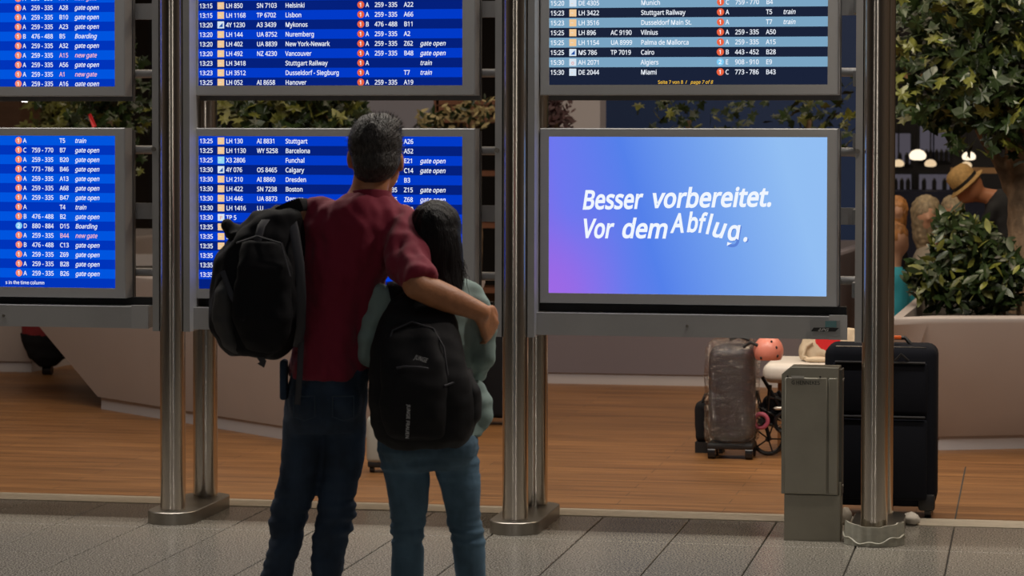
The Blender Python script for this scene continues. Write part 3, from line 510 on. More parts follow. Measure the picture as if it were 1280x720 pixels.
# upper middle
r = display(-3.473, -2.248, 1.784, 2.50, -3.431, -2.301, 1.825, 2.465, 'blue departures screen above the couple, lowest row listing Hanover', 'flight display')
rows = [N('13:15', 'p', 'LH 850', 'SN 7103', 'Helsinki', A_, 'A22'), N('13:15', 'p', 'LH 1168', 'TP 6702', 'Lisbon', A_, 'A66'), N('13:20', 't', '4Y 1230', 'A3 3439', 'Mykonos', B_, 'B11'),
        N('13:20', 'p', 'LH 144', 'UA 8752', 'Nuremberg', A_, 'A2'), N('13:20', 'p', 'LH 402', 'UA 8839', 'New York-Newark', A_, 'Z62', 'gate open'),
        N('13:20', 'p', 'LH 492', 'NZ 4230', 'Vancouver', A_, 'B48', 'gate open'), N('13:23', 'p', 'LH 3418', None, 'Stuttgart Railway', ('A',), None, 'train'),
        N('13:23', 'p', 'LH 3512', None, 'Dusseldorf - Siegburg', ('A',), 'T7', 'train'), N('13:25', 'p', 'LH 052', 'AI 8658', 'Hanover', A_, 'A19')]
timetable(r, -3.431, -2.301, 2.465, 1.825, 1.8385+.0400*15, .0400, [F() for _ in range(7)]+rows, 'blue', True)
# lower middle
r = display(-3.473, -2.248, .933, 1.648, -3.431, -2.301, .974, 1.614, 'blue departures screen partly hidden behind the couple, first row listing Stuttgart', 'flight display')
rows = [N('13:25', 'p', 'LH 130', 'AI 8831', 'Stuttgart', A_, 'A26'), N('13:25', 'p', 'LH 1130', 'WY 5258', 'Barcelona', A_, 'A52'), N('13:25', 'a', 'X3 2806', None, 'Funchal', None, 'E21', 'gate open'),
        N('13:30', 't', '4Y 076', 'OS 8465', 'Calgary', None, 'C14', 'gate open'), N('13:30', 'p', 'LH 210', 'AI 8860', 'Dresden', A_, 'B3'), N('13:30', 'p', 'LH 422', 'SN 7238', 'Boston', A_, 'Z15', 'gate open'),
        N('13:30', 'p', 'LH 446', 'UA 8873', 'Denver', A_, 'Z68', 'gate open'), N('13:30', 'p', 'LH 1416', 'LU', None, A_, 'A30'), N('13:30', 'r', 'TP 5', mark='P'), N('13:35', 'p', 'LH 2'),
        N('13:35', 'p', 'LH 4'), N('13:35', 'p', 'LH'), N('13:35', 'p', None), N('13:35', None, None), N('13:35', None, None), F()]
timetable(r, -3.431, -2.301, 1.614, .974, 1.614-.0200, .0400, rows, 'blue', True)
# upper right
r = display(-1.977, -.764, 1.784, 2.50, -1.940, -.807, 1.826, 2.465, 'black and pale blue departures screen with yellow page line, above the advertising screen', 'flight display')
rows = [N('15:20', 'w', 'DE 4305', None, 'Munich', C_, 'B4'), N('15:23', 'p', 'LH 3422', None, 'Stuttgart Railway', ('A',), 'T5', 'train'), N('15:23', 'p', 'LH 3516', None, 'Dusseldorf Main St.', ('A',), 'T7', 'train'),
        N('15:25', 'p', 'LH 896', 'AC 9190', 'Vilnius', A_, 'A50'), N('15:25', 'p', 'LH 1154', 'UA 8999', 'Palma de Mallorca', A_, 'A15'), N('15:25', 't', 'MS 786', 'TP 7019', 'Cairo', ('B', '443 - 452'), 'B28'),
        N('15:30', 'r', 'AH 2071', None, 'Algiers', ('E', '908 - 910'), 'E9', badge=2, mark='o'), N('15:30', 'w', 'DE 2044', None, 'Miami', D_, 'B43'),
        F(foot=([('Seite 7 von 8  /', .395, 0), ('page 7 of 8', .512, .25)], 0, .0205))]
timetable(r, -1.940, -.807, 2.465, 1.826, 1.8375+.0402*15, .0402, [F() for _ in range(7)]+rows, 'night', False)
# advertising screen
r = display(-1.977, -.764, .935, 1.65, -1.940, -.807, .976, 1.615, 'pale blue advertising screen with large white German slogan, right of the couple', 'screen', 'advertising_display')
def ad_mat():
    m = bpy.data.materials.new('ad_gradient'); m.use_nodes = True; nt = m.node_tree; nt.nodes.clear()
    g = nt.nodes.new('ShaderNodeNewGeometry'); sep = nt.nodes.new('ShaderNodeSeparateXYZ'); nt.links.new(g.outputs['Position'], sep.inputs[0])
    def mr(sock, a, b):
        n = nt.nodes.new('ShaderNodeMapRange'); n.inputs[1].default_value = a; n.inputs[2].default_value = b; n.interpolation_type = 'SMOOTHSTEP'; nt.links.new(sock, n.inputs[0]); return n.outputs[0]
    ax = nt.nodes.new('ShaderNodeMath'); ax.operation = 'MULTIPLY_ADD'; ax.inputs[1].default_value = .30; nt.links.new(sep.outputs['Z'], ax.inputs[0]); nt.links.new(sep.outputs['X'], ax.inputs[2])
    rp = nt.nodes.new('ShaderNodeValToRGB'); e = rp.color_ramp.elements
    n = nt.nodes.new('ShaderNodeMapRange'); n.inputs[1].default_value = -1.94+.3*1.0; n.inputs[2].default_value = -.807+.3*1.6; nt.links.new(ax.outputs[0], n.inputs[0])
    nt.links.new(n.outputs[0], rp.inputs[0])
    for p, c in ((0, (132, 108, 232)), (.13, (110, 118, 238)), (.36, (84, 128, 234)), (.62, (118, 164, 238)), (.85, (146, 190, 243))):
        q = e[0] if p == 0 else (e[len(e)-1] if p == .85 else e.new(p))
        q.position = p; q.color = (*lin(*c), 1)
    # violet lower left corner
    fx = mr(sep.outputs['X'], -1.55, -1.98); fz = mr(sep.outputs['Z'], 1.35, .95)
    mu = nt.nodes.new('ShaderNodeMath'); mu.operation = 'MULTIPLY'; nt.links.new(fx, mu.inputs[0]); nt.links.new(fz, mu.inputs[1])
    mx = nt.nodes.new('ShaderNodeMix'); mx.data_type = 'RGBA'; nt.links.new(mu.outputs[0], mx.inputs[0]); nt.links.new(rp.outputs[0], mx.inputs[6]); mx.inputs[7].default_value = (*lin(158, 104, 228), 1)
    em = nt.nodes.new('ShaderNodeEmission'); nt.links.new(mx.outputs[2], em.inputs[0]); em.inputs[1].default_value = 1.0
    o = nt.nodes.new('ShaderNodeOutputMaterial'); nt.links.new(em.outputs[0], o.inputs[0]); return m
st = stripe(r, -1.940, -.807, .976, 1.615, ad_mat(), 'screen_picture')
def W_(px, py): p = atY(px, py, DY); return p.x, p.z
sz = .128
for word in ((('Besser', 727, 261, 77, 0.02),), (('vorbereitet.', 814, 259, 147, .02),), (('Vor', 727, 296.5, 39, 0),), (('dem', 776, 296.5, 57, 0),),
             (('A', 839, 290, 17, .03), ('b', 857.5, 289, 14, 0), ('f', 871.5, 289.5, 11, -.05), ('l', 881, 291, 8, -.08), ('u', 888, 294, 16.5, -.16), ('g', 908, 299.5, 18, .04), ('.', 928, 300.5, 5, 0))):
    q = MB()
    for s_, px, py, wpx, rt in word:
        x, z = W_(px, py); put_text(q, s_, x, z, DY-.0012, sz, shear=.22, bold=.026, rot=rt, width=wpx*.00327)
    q.build('slogan_word', G_white, st, fix=False)
G_sh = glow('slogan_soft_shade', lin(92, 130, 215), 1)
q = MB()
for s_, px, py, wpx, rt in (('g', 908.8, 300.6, 18, .04), ('.', 928.9, 301.6, 5, 0)):
    x, z = W_(px, py); put_text(q, s_, x, z, DY-.0006, sz, shear=.22, bold=.016, rot=rt, width=wpx*.00327)
q.build('slogan_drop_shade', G_sh, st, fix=False)

# ------------------------------------------------------------------ posts and racks
post_lab = ['brushed steel double post at left, between the two blue screens columns', 'brushed steel double post just right of the woman, in the middle',
            'brushed steel double post at right, beside the upright metal cabinet']
PYC = 10.87; PYR = 11.325; PH = 3.4
def stadium(cx, y0, y1, r, z0, z1, mb, n=20, c=.003):
    ring = [(cx+r*math.cos(a), y0+r*math.sin(a)) for a in [PI+PI*i/n for i in range(n+1)]]+[(cx+r*math.cos(a), y1+r*math.sin(a)) for a in [PI*i/n for i in range(n+1)]]
    vs = []; N_ = len(ring)
    def sc(k): return [(cx+(x-cx)*k, (y0 if y < (y0+y1)/2 else y1)+(y-(y0 if y < (y0+y1)/2 else y1))*k) for x, y in ring]
    L_ = [(ring, z0), (ring, z1-c), (sc(1-c/r), z1)]
    for rg, z in L_: vs += [(x, y, z) for x, y in rg]
    fs = [(j*N_+i, j*N_+(i+1) % N_, (j+1)*N_+(i+1) % N_, (j+1)*N_+i) for j in range(2) for i in range(N_)]
    fs += [tuple(range(N_-1, -1, -1)), tuple(2*N_+i for i in range(N_))]
    mb.add(vs, fs, False)
for X, lab in zip([PX[0]-1.456]+PX, ['brushed steel double post beyond the left picture edge']+post_lab):
    t = empty('steel_post', (X, PYC, 0), lab, 'post')
    MB().tube([(X, PYC, .04), (X, PYC, PH)], .0527, 40).build('front_pole', M_steel, t)
    MB().tube([(X, PYR, .04), (X, PYR, PH)], .0527, 40).build('rear_pole', M_steel, t)
    b = MB(); stadium(X, PYC, PYR, .104, 0, .052, b); b.build('base_plate', M_steel2, t)
    if X == PX[2]:
        n = 60; b = MB(); vs = []
        for k in range(n):
            a = PI*.93+PI*1.14*k/(n-1); 
            for r_, dz in ((.112, 0), (.119, 0), (.116, 1), (.109, 1)):
                rr = r_+.004*math.sin(k*.9)*math.sin(k*.31)
                z = dz*(.083+.006*math.sin(k*.16)+.0015*math.sin(k*.7))
                vs.append((X+rr*math.cos(a), PYC+rr*math.sin(a), z+.001))
        fs = []
        for k in range(n-1):
            for j in range(4): fs.append((k*4+j, k*4+(j+1) % 4, (k+1)*4+(j+1) % 4, (k+1)*4+j))
        fs += [(0, 1, 2, 3), ((n-1)*4+3, (n-1)*4+2, (n-1)*4+1, (n-1)*4)]
        tape = b.add(vs, fs, True).build('tape_wrap', mat('grey_tape', (.40, .39, .33), .45, var=.15, vscale=(30, 30, 60)), t)
        tag(tape, 'crinkled grey tape wrapped round the base')
        vs = []; b = MB()
        for k in range(n):
            a = PI*.95+PI*1.08*k/(n-1); z = .026+.012*math.sin(k*.14+1)+.005*math.sin(k*.5)
            for r_, dz in ((.120, -.003), (.125, 0), (.120, .003)): vs.append((X+r_*math.cos(a), PYC+r_*math.sin(a), z+dz))
        fs = [(k*3+j, k*3+j+1, (k+1)*3+j+1, (k+1)*3+j) for k in range(n-1) for j in range(2)]
        b.add(vs, fs, True).build('tape_fold', mat('pale_tape_edge', (.42, .41, .34), .4), tape)

rack_labs = ['grey metal rack carrying the two far left screens', 'grey metal rack carrying the two screens behind the couple', 'grey metal rack carrying the advertising screen, small logo sticker on its beam']
for X, lab in zip([PX[0]-1.456, PX[0], PX[1]], rack_labs):
    t = empty('display_rack', (X+.73, 11.0, .8), lab, 'display rack')
    xl0, xl1 = X+.053, X+.081; X2 = X+1.456; xr0, xr1 = X2-.081, X2-.053
    MB().box((xl0, 10.85, .80), (xl1, 10.97, 3.35)).build('upright', M_alu, t)
    MB().box((xr0, 10.85, .80), (xr1, 10.97, 3.35)).build('upright', M_alu, t)
    for z in (1.294, 2.143): MB().box((xl1, 11.09, z-.034), (xr0+.01, 11.11, z+.034)).build('flat_rail', M_alu, t)
    for z in (1.033, 1.555, 1.878, 2.40): MB().tube([(xl1, 11.09, z), (xr0+.01, 11.09, z)], .018, 16).build('round_rail', M_alu, t)
    for z in (1.0, 1.294, 1.6, 1.85, 2.143, 2.43):   # side cheeks joining uprights and rails
        for xx in (xl1, xr0): MB().box((xx-.02, 10.97, z-.03), (xx+.012-.012*(xx == xr0), 11.11, z+.03)).build('rail_bracket', M_alu_d, t)
    for z in (1.294, 2.143):
        for xx in (X+.35, X+1.05): MB().box((xx-.03, 11.065, z-.12), (xx+.03, 11.09, z+.12)).build('wall_bracket', M_alu_d, t)
    bx1 = X2-.125
    MB().box((X+.055, 10.90, .807), (bx1, 11.02, .897)).build('beam', M_alu, t)
    MB().box((bx1-.06, 10.885, .807), (bx1+.012, 10.90, .905)).build('beam_end_plate', M_bezel, t)
    MB().box((X+.06, 11.02, .82), (bx1, 11.06, .93)).build('cable_tray', M_black, t)
    MB().tube([(X+.70, 10.902, .852), (X+.70, 10.893, .852)], .006, 10).build('beam_bolt', M_steel2, t)
    MB().tube([(xr0+.008, 10.852, 1.560), (xr0+.008, 10.842, 1.560)], .010, 12).build('upright_bolt', M_steel2, t)
    if X == PX[1]:
        sx = bx1-.135
        s_ = MB().box((sx, 10.8835, .822), (sx+.12, 10.8848, .885)).build('sticker', mat('sticker_grey', (.26, .27, .28), .4), t)
        MB().box((sx+.06, 10.8828, .857), (sx+.105, 10.8834, .882)).build('teal_patch', mat('sticker_teal', (.10, .22, .24), .4), s_)
        MB().add([(sx+.004, 10.8826, .840), (sx+.10, 10.8826, .840), (sx+.115, 10.8826, .855), (sx+.014, 10.8826, .855)], [(0, 1, 2, 3)]).build('dark_band', M_black, s_, fix=False)
        q = MB(); put_text(q, 'APG', sx+.03, .841, 10.8822, .019, sx=1.4, shear=.3, bold=.02)
        q.build('sticker_lettering', mat('sticker_light', (.45, .47, .47), .4), s_, fix=False)

# ------------------------------------------------------------------ metal cabinet
M_cab = mat('cabinet_steel', (.34, .325, .275), .45, .45, var=.12, vscale=(6, 6, 6), bump=.03, bscale=300)
x0, x1, yb0, yb1 = -.978, -.752, 10.86, 11.02
t = empty('metal_cabinet', ((x0+x1)/2, 10.95, 0), 'waist-high grey steel cabinet with locked narrow side strip, left of the right post', 'cabinet')
cz0, cz1 = .188, .695
pts = [(x0, cz0), (x1, cz0), (x1, cz1), (x0+.035, cz1), (x0, cz1-.028)]
b = MB(); n = len(pts); b.add([(x, yb0+.004, z) for x, z in pts]+[(x, yb1, z) for x, z in pts], [tuple(range(n)), tuple(range(2*n-1, n-1, -1))]+[(i, i+n, (i+1) % n+n, (i+1) % n) for i in range(n)])
b.build('cabinet_body', M_cab, t)
d_ = MB().rbox((x0+.015+.083, yb0, (cz0+cz1-.035)/2), (.166, .012, cz1-cz0-.045), .002, 1).build('door', M_cab, t)
MB().rbox((x1-.02, yb0+.001, (cz0+cz1-.035)/2), (.036, .010, cz1-cz0-.045), .002, 1).build('side_strip', M_cab, t)
q = MB(); put_text(q, 'G HENNEKES', x0+.040, .629, yb0-.0075, .026, bold=.01, width=.112); q.build('maker_lettering', M_black, d_, fix=False)
MB().box((x0+.04, yb0-.0078, .653), (x0+.09, yb0-.006, .663)).build('maker_plate', mat('pale_plate', (.45, .44, .42), .4), d_)
for xx in (x0+.025, x0+.155): MB().tube([(xx, yb0-.005, .66), (xx, yb0-.010, .66)], .004, 10).build('door_screw', M_black, d_)
MB().box((x0+.012, yb0+.01, 0), (x1+.008, yb1, cz0-.004)).build('plinth', M_cab, t)
MB().box((x1, yb0+.05, .18), (x1+.012, yb1-.01, cz1-.01)).build('side_panel', mat('cabinet_side', (.14, .14, .13), .5, .6), t)
MB().tube([(x1+.012, yb0+.07, .645), (x1+.018, yb0+.07, .645)], .006, 12).build('lock', M_steel, t)
MB().tube([(x1+.012, yb0+.07, .22), (x1+.018, yb0+.07, .22)], .006, 12).build('lock', M_steel, t)
MB().box((x1+.002, yb0+.03, .04), (x1+.010, yb1-.02, .235)).build('plinth_flange', M_cab, t)

# crumpled paper on the base
def crumple(name, c, size, m, label, cat, seed=1, amp=.25):
    b = MB().ball(c, size, 20); o = b.mesh(name)
    for v in o.vertices:
        p = v.co-Vector(c); v.co = Vector(c)+p*(1+amp*noise.noise(p*60+Vector((seed, 0, 0))))
        v.co.z = max(v.co.z, c[2]-size[2]*.9)
    return tag(link_mesh(name, o, m), label, cat)
M_paper = mat('white_paper', (.62, .58, .52), .7)
p = atZ(1138, 660); crumple('paper_scrap', (p.x+.0, p.y+.12, .025), (.035, .06, .026), M_paper, 'crumpled white paper lying behind the base of the right post', 'paper')
p = atZ(1052, 655); crumple('cloth_scrap', (p.x+.02, p.y+.02, .035), (.022, .02, .035), M_paper, 'small crumpled white scrap between cabinet and right post base', 'paper', 4)

# ------------------------------------------------------------------ planters
def poly_offset(poly, d):
    n = len(poly); cx = sum(p[0] for p in poly)/n; cy = sum(p[1] for p in poly)/n; out = []
    for x, y in poly:
        v = Vector((x-cx, y-cy)); l = v.length; out.append((x+v.x/l*d, y+v.y/l*d))
    return out
M_plantd = mat('dim_lit_mauve_shell', (.20, .175, .20), .45)  # dim light on the middle planter, put into a darker shell colour
def planter(name, foot, top, h, label, zc=.072, rim=.13, group=None, m=None):
    cx = sum(p[0] for p in foot)/len(foot); cy = sum(p[1] for p in foot)/len(foot)
    t = empty(name, (cx, cy, 0), label, 'planter', group)
    MB().prism(foot, 0, zc+.01).build('plinth', M_plinth, t)
    f2 = poly_offset(foot, .02); n = len(top); b = MB()
    tin = poly_offset(top, -rim); edge = poly_offset(top, -.02)
    L_ = [([*poly_offset(foot, -.02)], zc), (f2, zc), (top, h-.035), (top, h-.012), (edge, h), (tin, h), (tin, h-.08)]
    vs = []; fs = []
    for pl, z in L_: vs += [(x, y, z) for x, y in pl]
    for j in range(len(L_)-1):
        for i in range(n): fs.append((j*n+i, j*n+(i+1) % n, (j+1)*n+(i+1) % n, (j+1)*n+i))
    b.add(vs, fs); b.build('shell', m or M_plant, t)
    MB().prism(poly_offset(tin, .01), h-.09, h-.075).build('soil', M_soil, t)
    return t
g = lambda px, py: tuple(atZ(px, py).xy)
A = g(127, 512); B = g(356, 550)
dirv = (Vector(B)-Vector(A)).normalized()
B = tuple(Vector(A)+dirv*2.35)
Ct = (-3.3, 14.9); Dt = (-4.4, 17.3); Et = (-5.4, 16.6)
footL = [A, B, Ct, Dt, Et]
nrm_ = Vector((dirv.y, -dirv.x)) if dirv.y*1 < 0 and -dirv.x < 0 else Vector((-abs(dirv.y), -abs(dirv.x)))
topA = tuple(Vector(A)-dirv*1.0+nrm_*.2)
topL = [topA, tuple(Vector(B)+nrm_*.15+dirv*.12), (Ct[0]+.3, Ct[1]), (Dt[0], Dt[1]+.3), (topA[0]-.1, Et[1]+.3)]
planter('angular_planter', footL, topL, .82, 'large angular cream planter with pointed overhanging corner, left behind the left post')
a = g(682, 479); b2 = g(985, 484)
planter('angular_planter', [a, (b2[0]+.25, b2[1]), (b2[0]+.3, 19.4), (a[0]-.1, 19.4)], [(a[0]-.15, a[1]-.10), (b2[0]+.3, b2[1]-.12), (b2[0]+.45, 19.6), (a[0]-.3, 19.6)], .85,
        'low planter wall, dim light in its mauve grey colour, seen under the advertising screen beam', m=M_plantd)
a = g(1150, 560.5)
footR = [a, (.95, 14.75), (1.3, 16.6), (.2, 17.0), (a[0]-.25, 15.6)]
tl = atZ(1160, 395, .70); tf = atZ(1108, 397, .70)
topR = [(tf.x+.02, tf.y-.0), (tl.x, tl.y-.02), (1.15, tl.y+.32), (1.5, 16.8), (.1, 17.2), (-.62, 16.4)]
footR = [(a[0]-.15, a[1]+.2), (a[0]+.10, a[1]-.03), (.95, 14.62), (1.3, 16.5), (.2, 16.9), (-.4, 16.1)]
planter('angular_planter', footR, topR, .70, 'cream planter holding the maple tree and glossy bush at right')
a = g(-20, 466); b2 = g(40, 466)
planter('angular_planter', [(a[0]-.6, a[1]), b2, (b2[0]+.3, 20.4), (a[0]-.6, 20.4)], [(a[0]-.8, a[1]-.3), (b2[0]+.06, b2[1]-.2), (b2[0]+.3, 20.6), (a[0]-.8, 20.6)], .85,
        'brownish far planter at the left picture edge, behind the red and black suitcase')

# ------------------------------------------------------------------ leaves
def maple_mesh(name, s, m):
    pts = [(0, -.35), (.12, -.08), (.42, -.18), (.34, .06), (.55, .28), (.25, .25), (.20, .42), (0, .72), (-.20, .42), (-.25, .25), (-.55, .28), (-.34, .06), (-.42, -.18), (-.12, -.08)]
    vs = [(0, .08, .03)]+[(x, y, -.10*(x*x+y*y)-.03*(i % 2)) for i, (x, y) in enumerate(pts)]
    n = len(pts); b = MB().add([(x*s, y*s, z*s) for x, y, z in vs], [(0, 1+i, 1+(i+1) % n) for i in range(n)]); me = b.mesh(name)
    me.materials.append(m); return me
def lance_mesh(name, s, m):
    prof = [(0, -.5), (.13, -.25), (.19, .05), (.13, .32), (0, .55)]
    vs = [(0, y, .02-.12*y*y) for x, y in prof]+[(x, y, .06*x*4-.12*y*y) for x, y in prof[1:4]]+[(-x, y, .06*x*4-.12*y*y) for x, y in prof[1:4]]
    fs = [(0, 5, 1), (1, 5, 6, 2), (2, 6, 7, 3), (3, 7, 4), (0, 1, 8), (1, 2, 9, 8), (2, 3, 10, 9), (3, 4, 10)]
    me = MB().add([(x*s, y*s, z*s) for x, y, z in vs], fs).mesh(name); me.materials.append(m); return me
def rand_rot(up=.5):
    n = Vector((random.gauss(0, .55), random.gauss(-.45, .5), random.gauss(up, .45))).normalized()
    return n.to_track_quat('Z', 'Y').to_matrix().to_4x4() @ Matrix.Rotation(random.uniform(0, 2*PI), 4, 'Z')
def in_blobs(blobs):
    c, r = random.choices(blobs, weights=[b[1][0]*b[1][1]*b[1][2] for b in blobs])[0]
    while True:
        v = Vector((random.uniform(-1, 1), random.uniform(-1, 1), random.uniform(-1, 1)))
        if v.length < 1: break
    v = v*(.35+.65*v.length) if v.length else v
    return Vector(c)+Vector((v.x*r[0], v.y*r[1], v.z*r[2]))
def foliage(root, blobs, n, nsolo, mesh_fn, size, mats, name='leaf', up=.5):
    ms = [mesh_fn(name, size, m) for m in mats]
    pts = [in_blobs(blobs) for _ in range(n)]; pts.sort(key=lambda p: p.y)
    for p in pts[:nsolo]:
        o = bpy.data.objects.new(name, random.choice(ms)); C.objects.link(o); o.parent = root
        s = random.uniform(.7, 1.15); o.matrix_local = Matrix.Translation(p-ROOT[root]) @ rand_rot(up) @ Matrix.Scale(s, 4)
    rest = pts[nsolo:]
    for mi, m in enumerate(mats):
        b = MB(); src = ms[mi]; sv = [v.co.copy() for v in src.vertices]; sf = [tuple(p.vertices) for p in src.polygons]
        for p in rest[mi::len(mats)]:
            T = Matrix.Translation(p) @ rand_rot(up) @ Matrix.Scale(random.uniform(.7, 1.15), 4)
            b.add([T @ v for v in sv], sf)
        if b.v: tag(b.build('foliage', m, root, fix=False), kind='stuff')

# maple tree on the right planter
t = empty('maple_tree', (.22, 15.45, .60), 'small broad-leaved maple tree standing in the right hand planter', 'tree')
b = MB()
P_ = lambda px, py, Y=15.4: atY(px, py, Y)
b.limb([(P_(1290, 396).x, 15.4, .6), P_(1287, 330), P_(1283, 270), P_(1282, 230)], [.13, .12, .105, .10], 14)
b.limb([P_(1280, 245), P_(1262, 232), P_(1254, 215), P_(1241, 190), P_(1226, 168), P_(1210, 130, 15.2)], [.05, .045, .035, .028, .024, .014], 12)
b.limb([P_(1282, 240), P_(1272, 200), P_(1268, 150), P_(1250, 80)], [.085, .07, .06, .03], 12)
b.limb([P_(1226, 168), P_(1195, 110, 15.1), P_(1185, 60, 15.1)], [.02, .016, .01], 8)
b.limb([P_(1284, 235), P_(1310, 170), P_(1330, 60)], [.08, .06, .03], 12)
b.blob('trunk', M_bark, t, .012, 3, lambda p: .006*noise.noise(p*16))
cb = lambda px, py, Y, rx, ry, rz: ((atY(px, py, Y).x, Y, atY(px, py, Y).z), (rx, ry, rz))
blobs = [cb(1180, 60, 15.0, .32, .5, .36), cb(1160, 120, 15.0, .24, .4, .20), cb(1215, 140, 15.1, .28, .5, .26), cb(1250, 60, 15.2, .36, .5, .45), cb(1290, 140, 15.2, .3, .5, .35), cb(1200, -30, 15.1, .45, .5, .4), cb(1300, 0, 15.4, .5, .5, .6)]
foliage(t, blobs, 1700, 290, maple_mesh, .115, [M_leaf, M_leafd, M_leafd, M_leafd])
# bush
t = empty('glossy_bush', (-.05, 14.75, .60), 'dense dark green glossy-leaved bush in the right planter below the maple', 'bush')
b = MB()
for k in range(9):
    a0 = random.uniform(-.25, .25); p0 = Vector((-.05+a0*.5, 14.8+random.uniform(-.1, .1), .6))
    b.tube([p0, p0+Vector((a0*.5, 0, .2)), p0+Vector((a0*1.2, random.uniform(-.1, .1), .45))], [.012, .009, .005], 6)
b.build('stem', M_bark, t)
blobs = [cb(1205, 355, 14.75, .28, .26, .17), cb(1205, 305, 14.75, .20, .22, .17), cb(1160, 345, 14.75, .13, .2, .13), cb(1250, 350, 14.75, .16, .22, .17), cb(1190, 275, 14.75, .10, .15, .08), cb(1245, 320, 14.8, .13, .2, .12)]
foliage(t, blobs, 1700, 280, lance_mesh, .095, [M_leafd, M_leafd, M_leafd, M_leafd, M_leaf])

# plants beyond the screens (seen between the screen rows)
def bg_plant(name, px, py, Y, rx, ry, rz, n, size, mats, label, cat, fn=maple_mesh, stem=True, zbase=.75, m_stem=M_bark, extra=()):
    c = atY(px, py, Y); t = empty(name, (c.x, Y, zbase), label, cat)
    if stem: MB().tube([(c.x, Y, zbase), (c.x+.04, Y, (zbase+c.z)/2), (c.x, Y, c.z)], [.05, .04, .02], 8).build('stem', m_stem, t)
    bl = [((c.x, Y, c.z), (rx, ry, rz))]+[((c.x+e[0], Y, c.z+e[1]), (rx*e[2], ry*e[2], rz*e[2])) for e in extra]
    foliage(t, bl, n, min(60, n//5), fn, size, mats); return t
bg_plant('leafy_tree', 68, 138, 17.5, .22, .35, .30, 190, .10, [M_leaf, M_leafd, M_leafy], 'leafy green plant seen between the two far left screens', 'tree')
bg_plant('leafy_tree', 135, 132, 17.0, .32, .35, .55, 420, .09, [M_leafd, M_leafd, M_leafd, M_leafd, M_leaf], 'dark green tree behind the gap beside the left post', 'tree')
bg_plant('leafy_tree', 330, 138, 16.4, .36, .35, .40, 330, .11, [M_leafd, M_leafy, M_leafd, M_leafd, M_leaf], 'maple plant left of the man\'s head behind the gap between blue screens', 'tree', zbase=.7)
bg_plant('leafy_tree', 408, 140, 16.4, .26, .35, .36, 260, .11, [M_leafd, M_leaf, M_leafd, M_leafd], 'dark leafy plant directly left of the man\'s grey hair', 'tree', zbase=.7)
bg_plant('flowering_shrub', 590, 140, 19.0, .26, .28, .15, 200, .075, [M_cream, M_cream, M_leafd], 'cream-flowering shrub between the blue screens, right of the man\'s head', 'plant', lance_mesh, zbase=.0)
bg_plant('flowering_shrub', 540, 152, 19.0, .13, .2, .10, 110, .09, [M_cream, M_leafd], 'small cream-flowering plant closest to the man\'s head', 'plant', lance_mesh, zbase=.0)
bg_plant('red_leaved_plant', 693, 145, 18.8, .14, .2, .22, 260, .07, [M_rust], 'dusky red-leaved plant at left of the gap above the advertising screen', 'plant', lance_mesh, zbase=.80)
bg_plant('leafy_tree', 860, 150, 18.2, .40, .3, .32, 90, .09, [M_leafd, M_leafd, M_leafd, M_leaf], 'dark plant with pale tips above the advertising screen, left half of the gap', 'tree', zbase=.80)
bg_plant('leafy_tree', 1010, 140, 17.8, .55, .3, .40, 150, .09, [M_leafd, M_leafd, M_leafd, M_leaf], 'dark plant above the advertising screen near the right upright', 'tree', zbase=.0)

# ------------------------------------------------------------------ far interior
def slab(name, px0, px1, py0, py1, Y, th, m, label, cat, zfloor=False):
    a = atY(px0, py0, Y); b_ = atY(px1, py1, Y); z0 = 0 if zfloor else b_.z
    return tag(MB().box((a.x, Y, z0), (b_.x, Y+th, a.z)).build(name, m), label, cat)
slab('white_column', 700, 750, -400, 0, 19.6, .28, mat('white_column_paint', (.62, .58, .60), .5), 'square pale column in the gap above the advertising screen', 'column', True)
slab('grey_partition', 455, 552, -300, 0, 22, .2, mat('grey_partition_paint', (.38, .38, .46), .6), 'tall grey partition visible right of the man\'s head', 'partition', True)
slab('blue_glow_partition', 752, 1075, -300, 0, 21, .2, mat('partition_blue_glow', (.012, .045, .17), .5), 'tall partition with a blue glow in its colour, behind the gap above the advertising screen', 'partition', True)  # the blue glow here is put into the partition colour
slab('brown_cabinet', -40, 24, 128, 0, 21, .5, mat('brown_veneer', (.16, .085, .05), .5, var=.3, vscale=(2, 2, 9)), 'brown wooden shop cupboard at the left picture edge between screens', 'cupboard', True)
# wooden shelf behind the flowers
t = empty('wooden_shelf', tuple(atY(585, 160, 20.5).xy)+(0,), 'brown wooden shelf unit behind the cream-flowering shrub', 'shelf')
M_shelf = mat('reddish_shelf_wood', (.30, .12, .06), .5, var=.3, vscale=(1, 4, 14))
a = atY(545, 128, 20.5); b_ = atY(625, 150, 20.5)
for z in (b_.z, (a.z+b_.z)/2+.02, a.z, .4, .9, 1.3): MB().box((a.x, 20.5, z-.02), (b_.x, 20.85, z+.02)).build('shelf_board', M_shelf, t)
for xx in (a.x, (a.x+b_.x)/2, b_.x): MB().box((xx-.02, 20.5, 0), (xx+.02, 20.85, a.z+.02)).build('side_board', M_shelf, t)
a = atY(26, 153, 21.7); b_ = atY(64, 162, 21.7)
t = tag(MB().box((a.x, 21.7, b_.z-.08), (b_.x, 21.9, a.z)).build('red_awning', mat('red_board', (.36, .02, .03), .5)), 'dark red board behind the leaves between the far left screens', 'board')
MB().box((a.x, 21.74, 0), (a.x+.05, 21.8, b_.z-.08)).build('support_leg', M_black, t)
MB().box((b_.x-.05, 21.74, 0), (b_.x, 21.8, b_.z-.08)).build('support_leg', M_black, t)
a = atY(114, 152, 16.5)
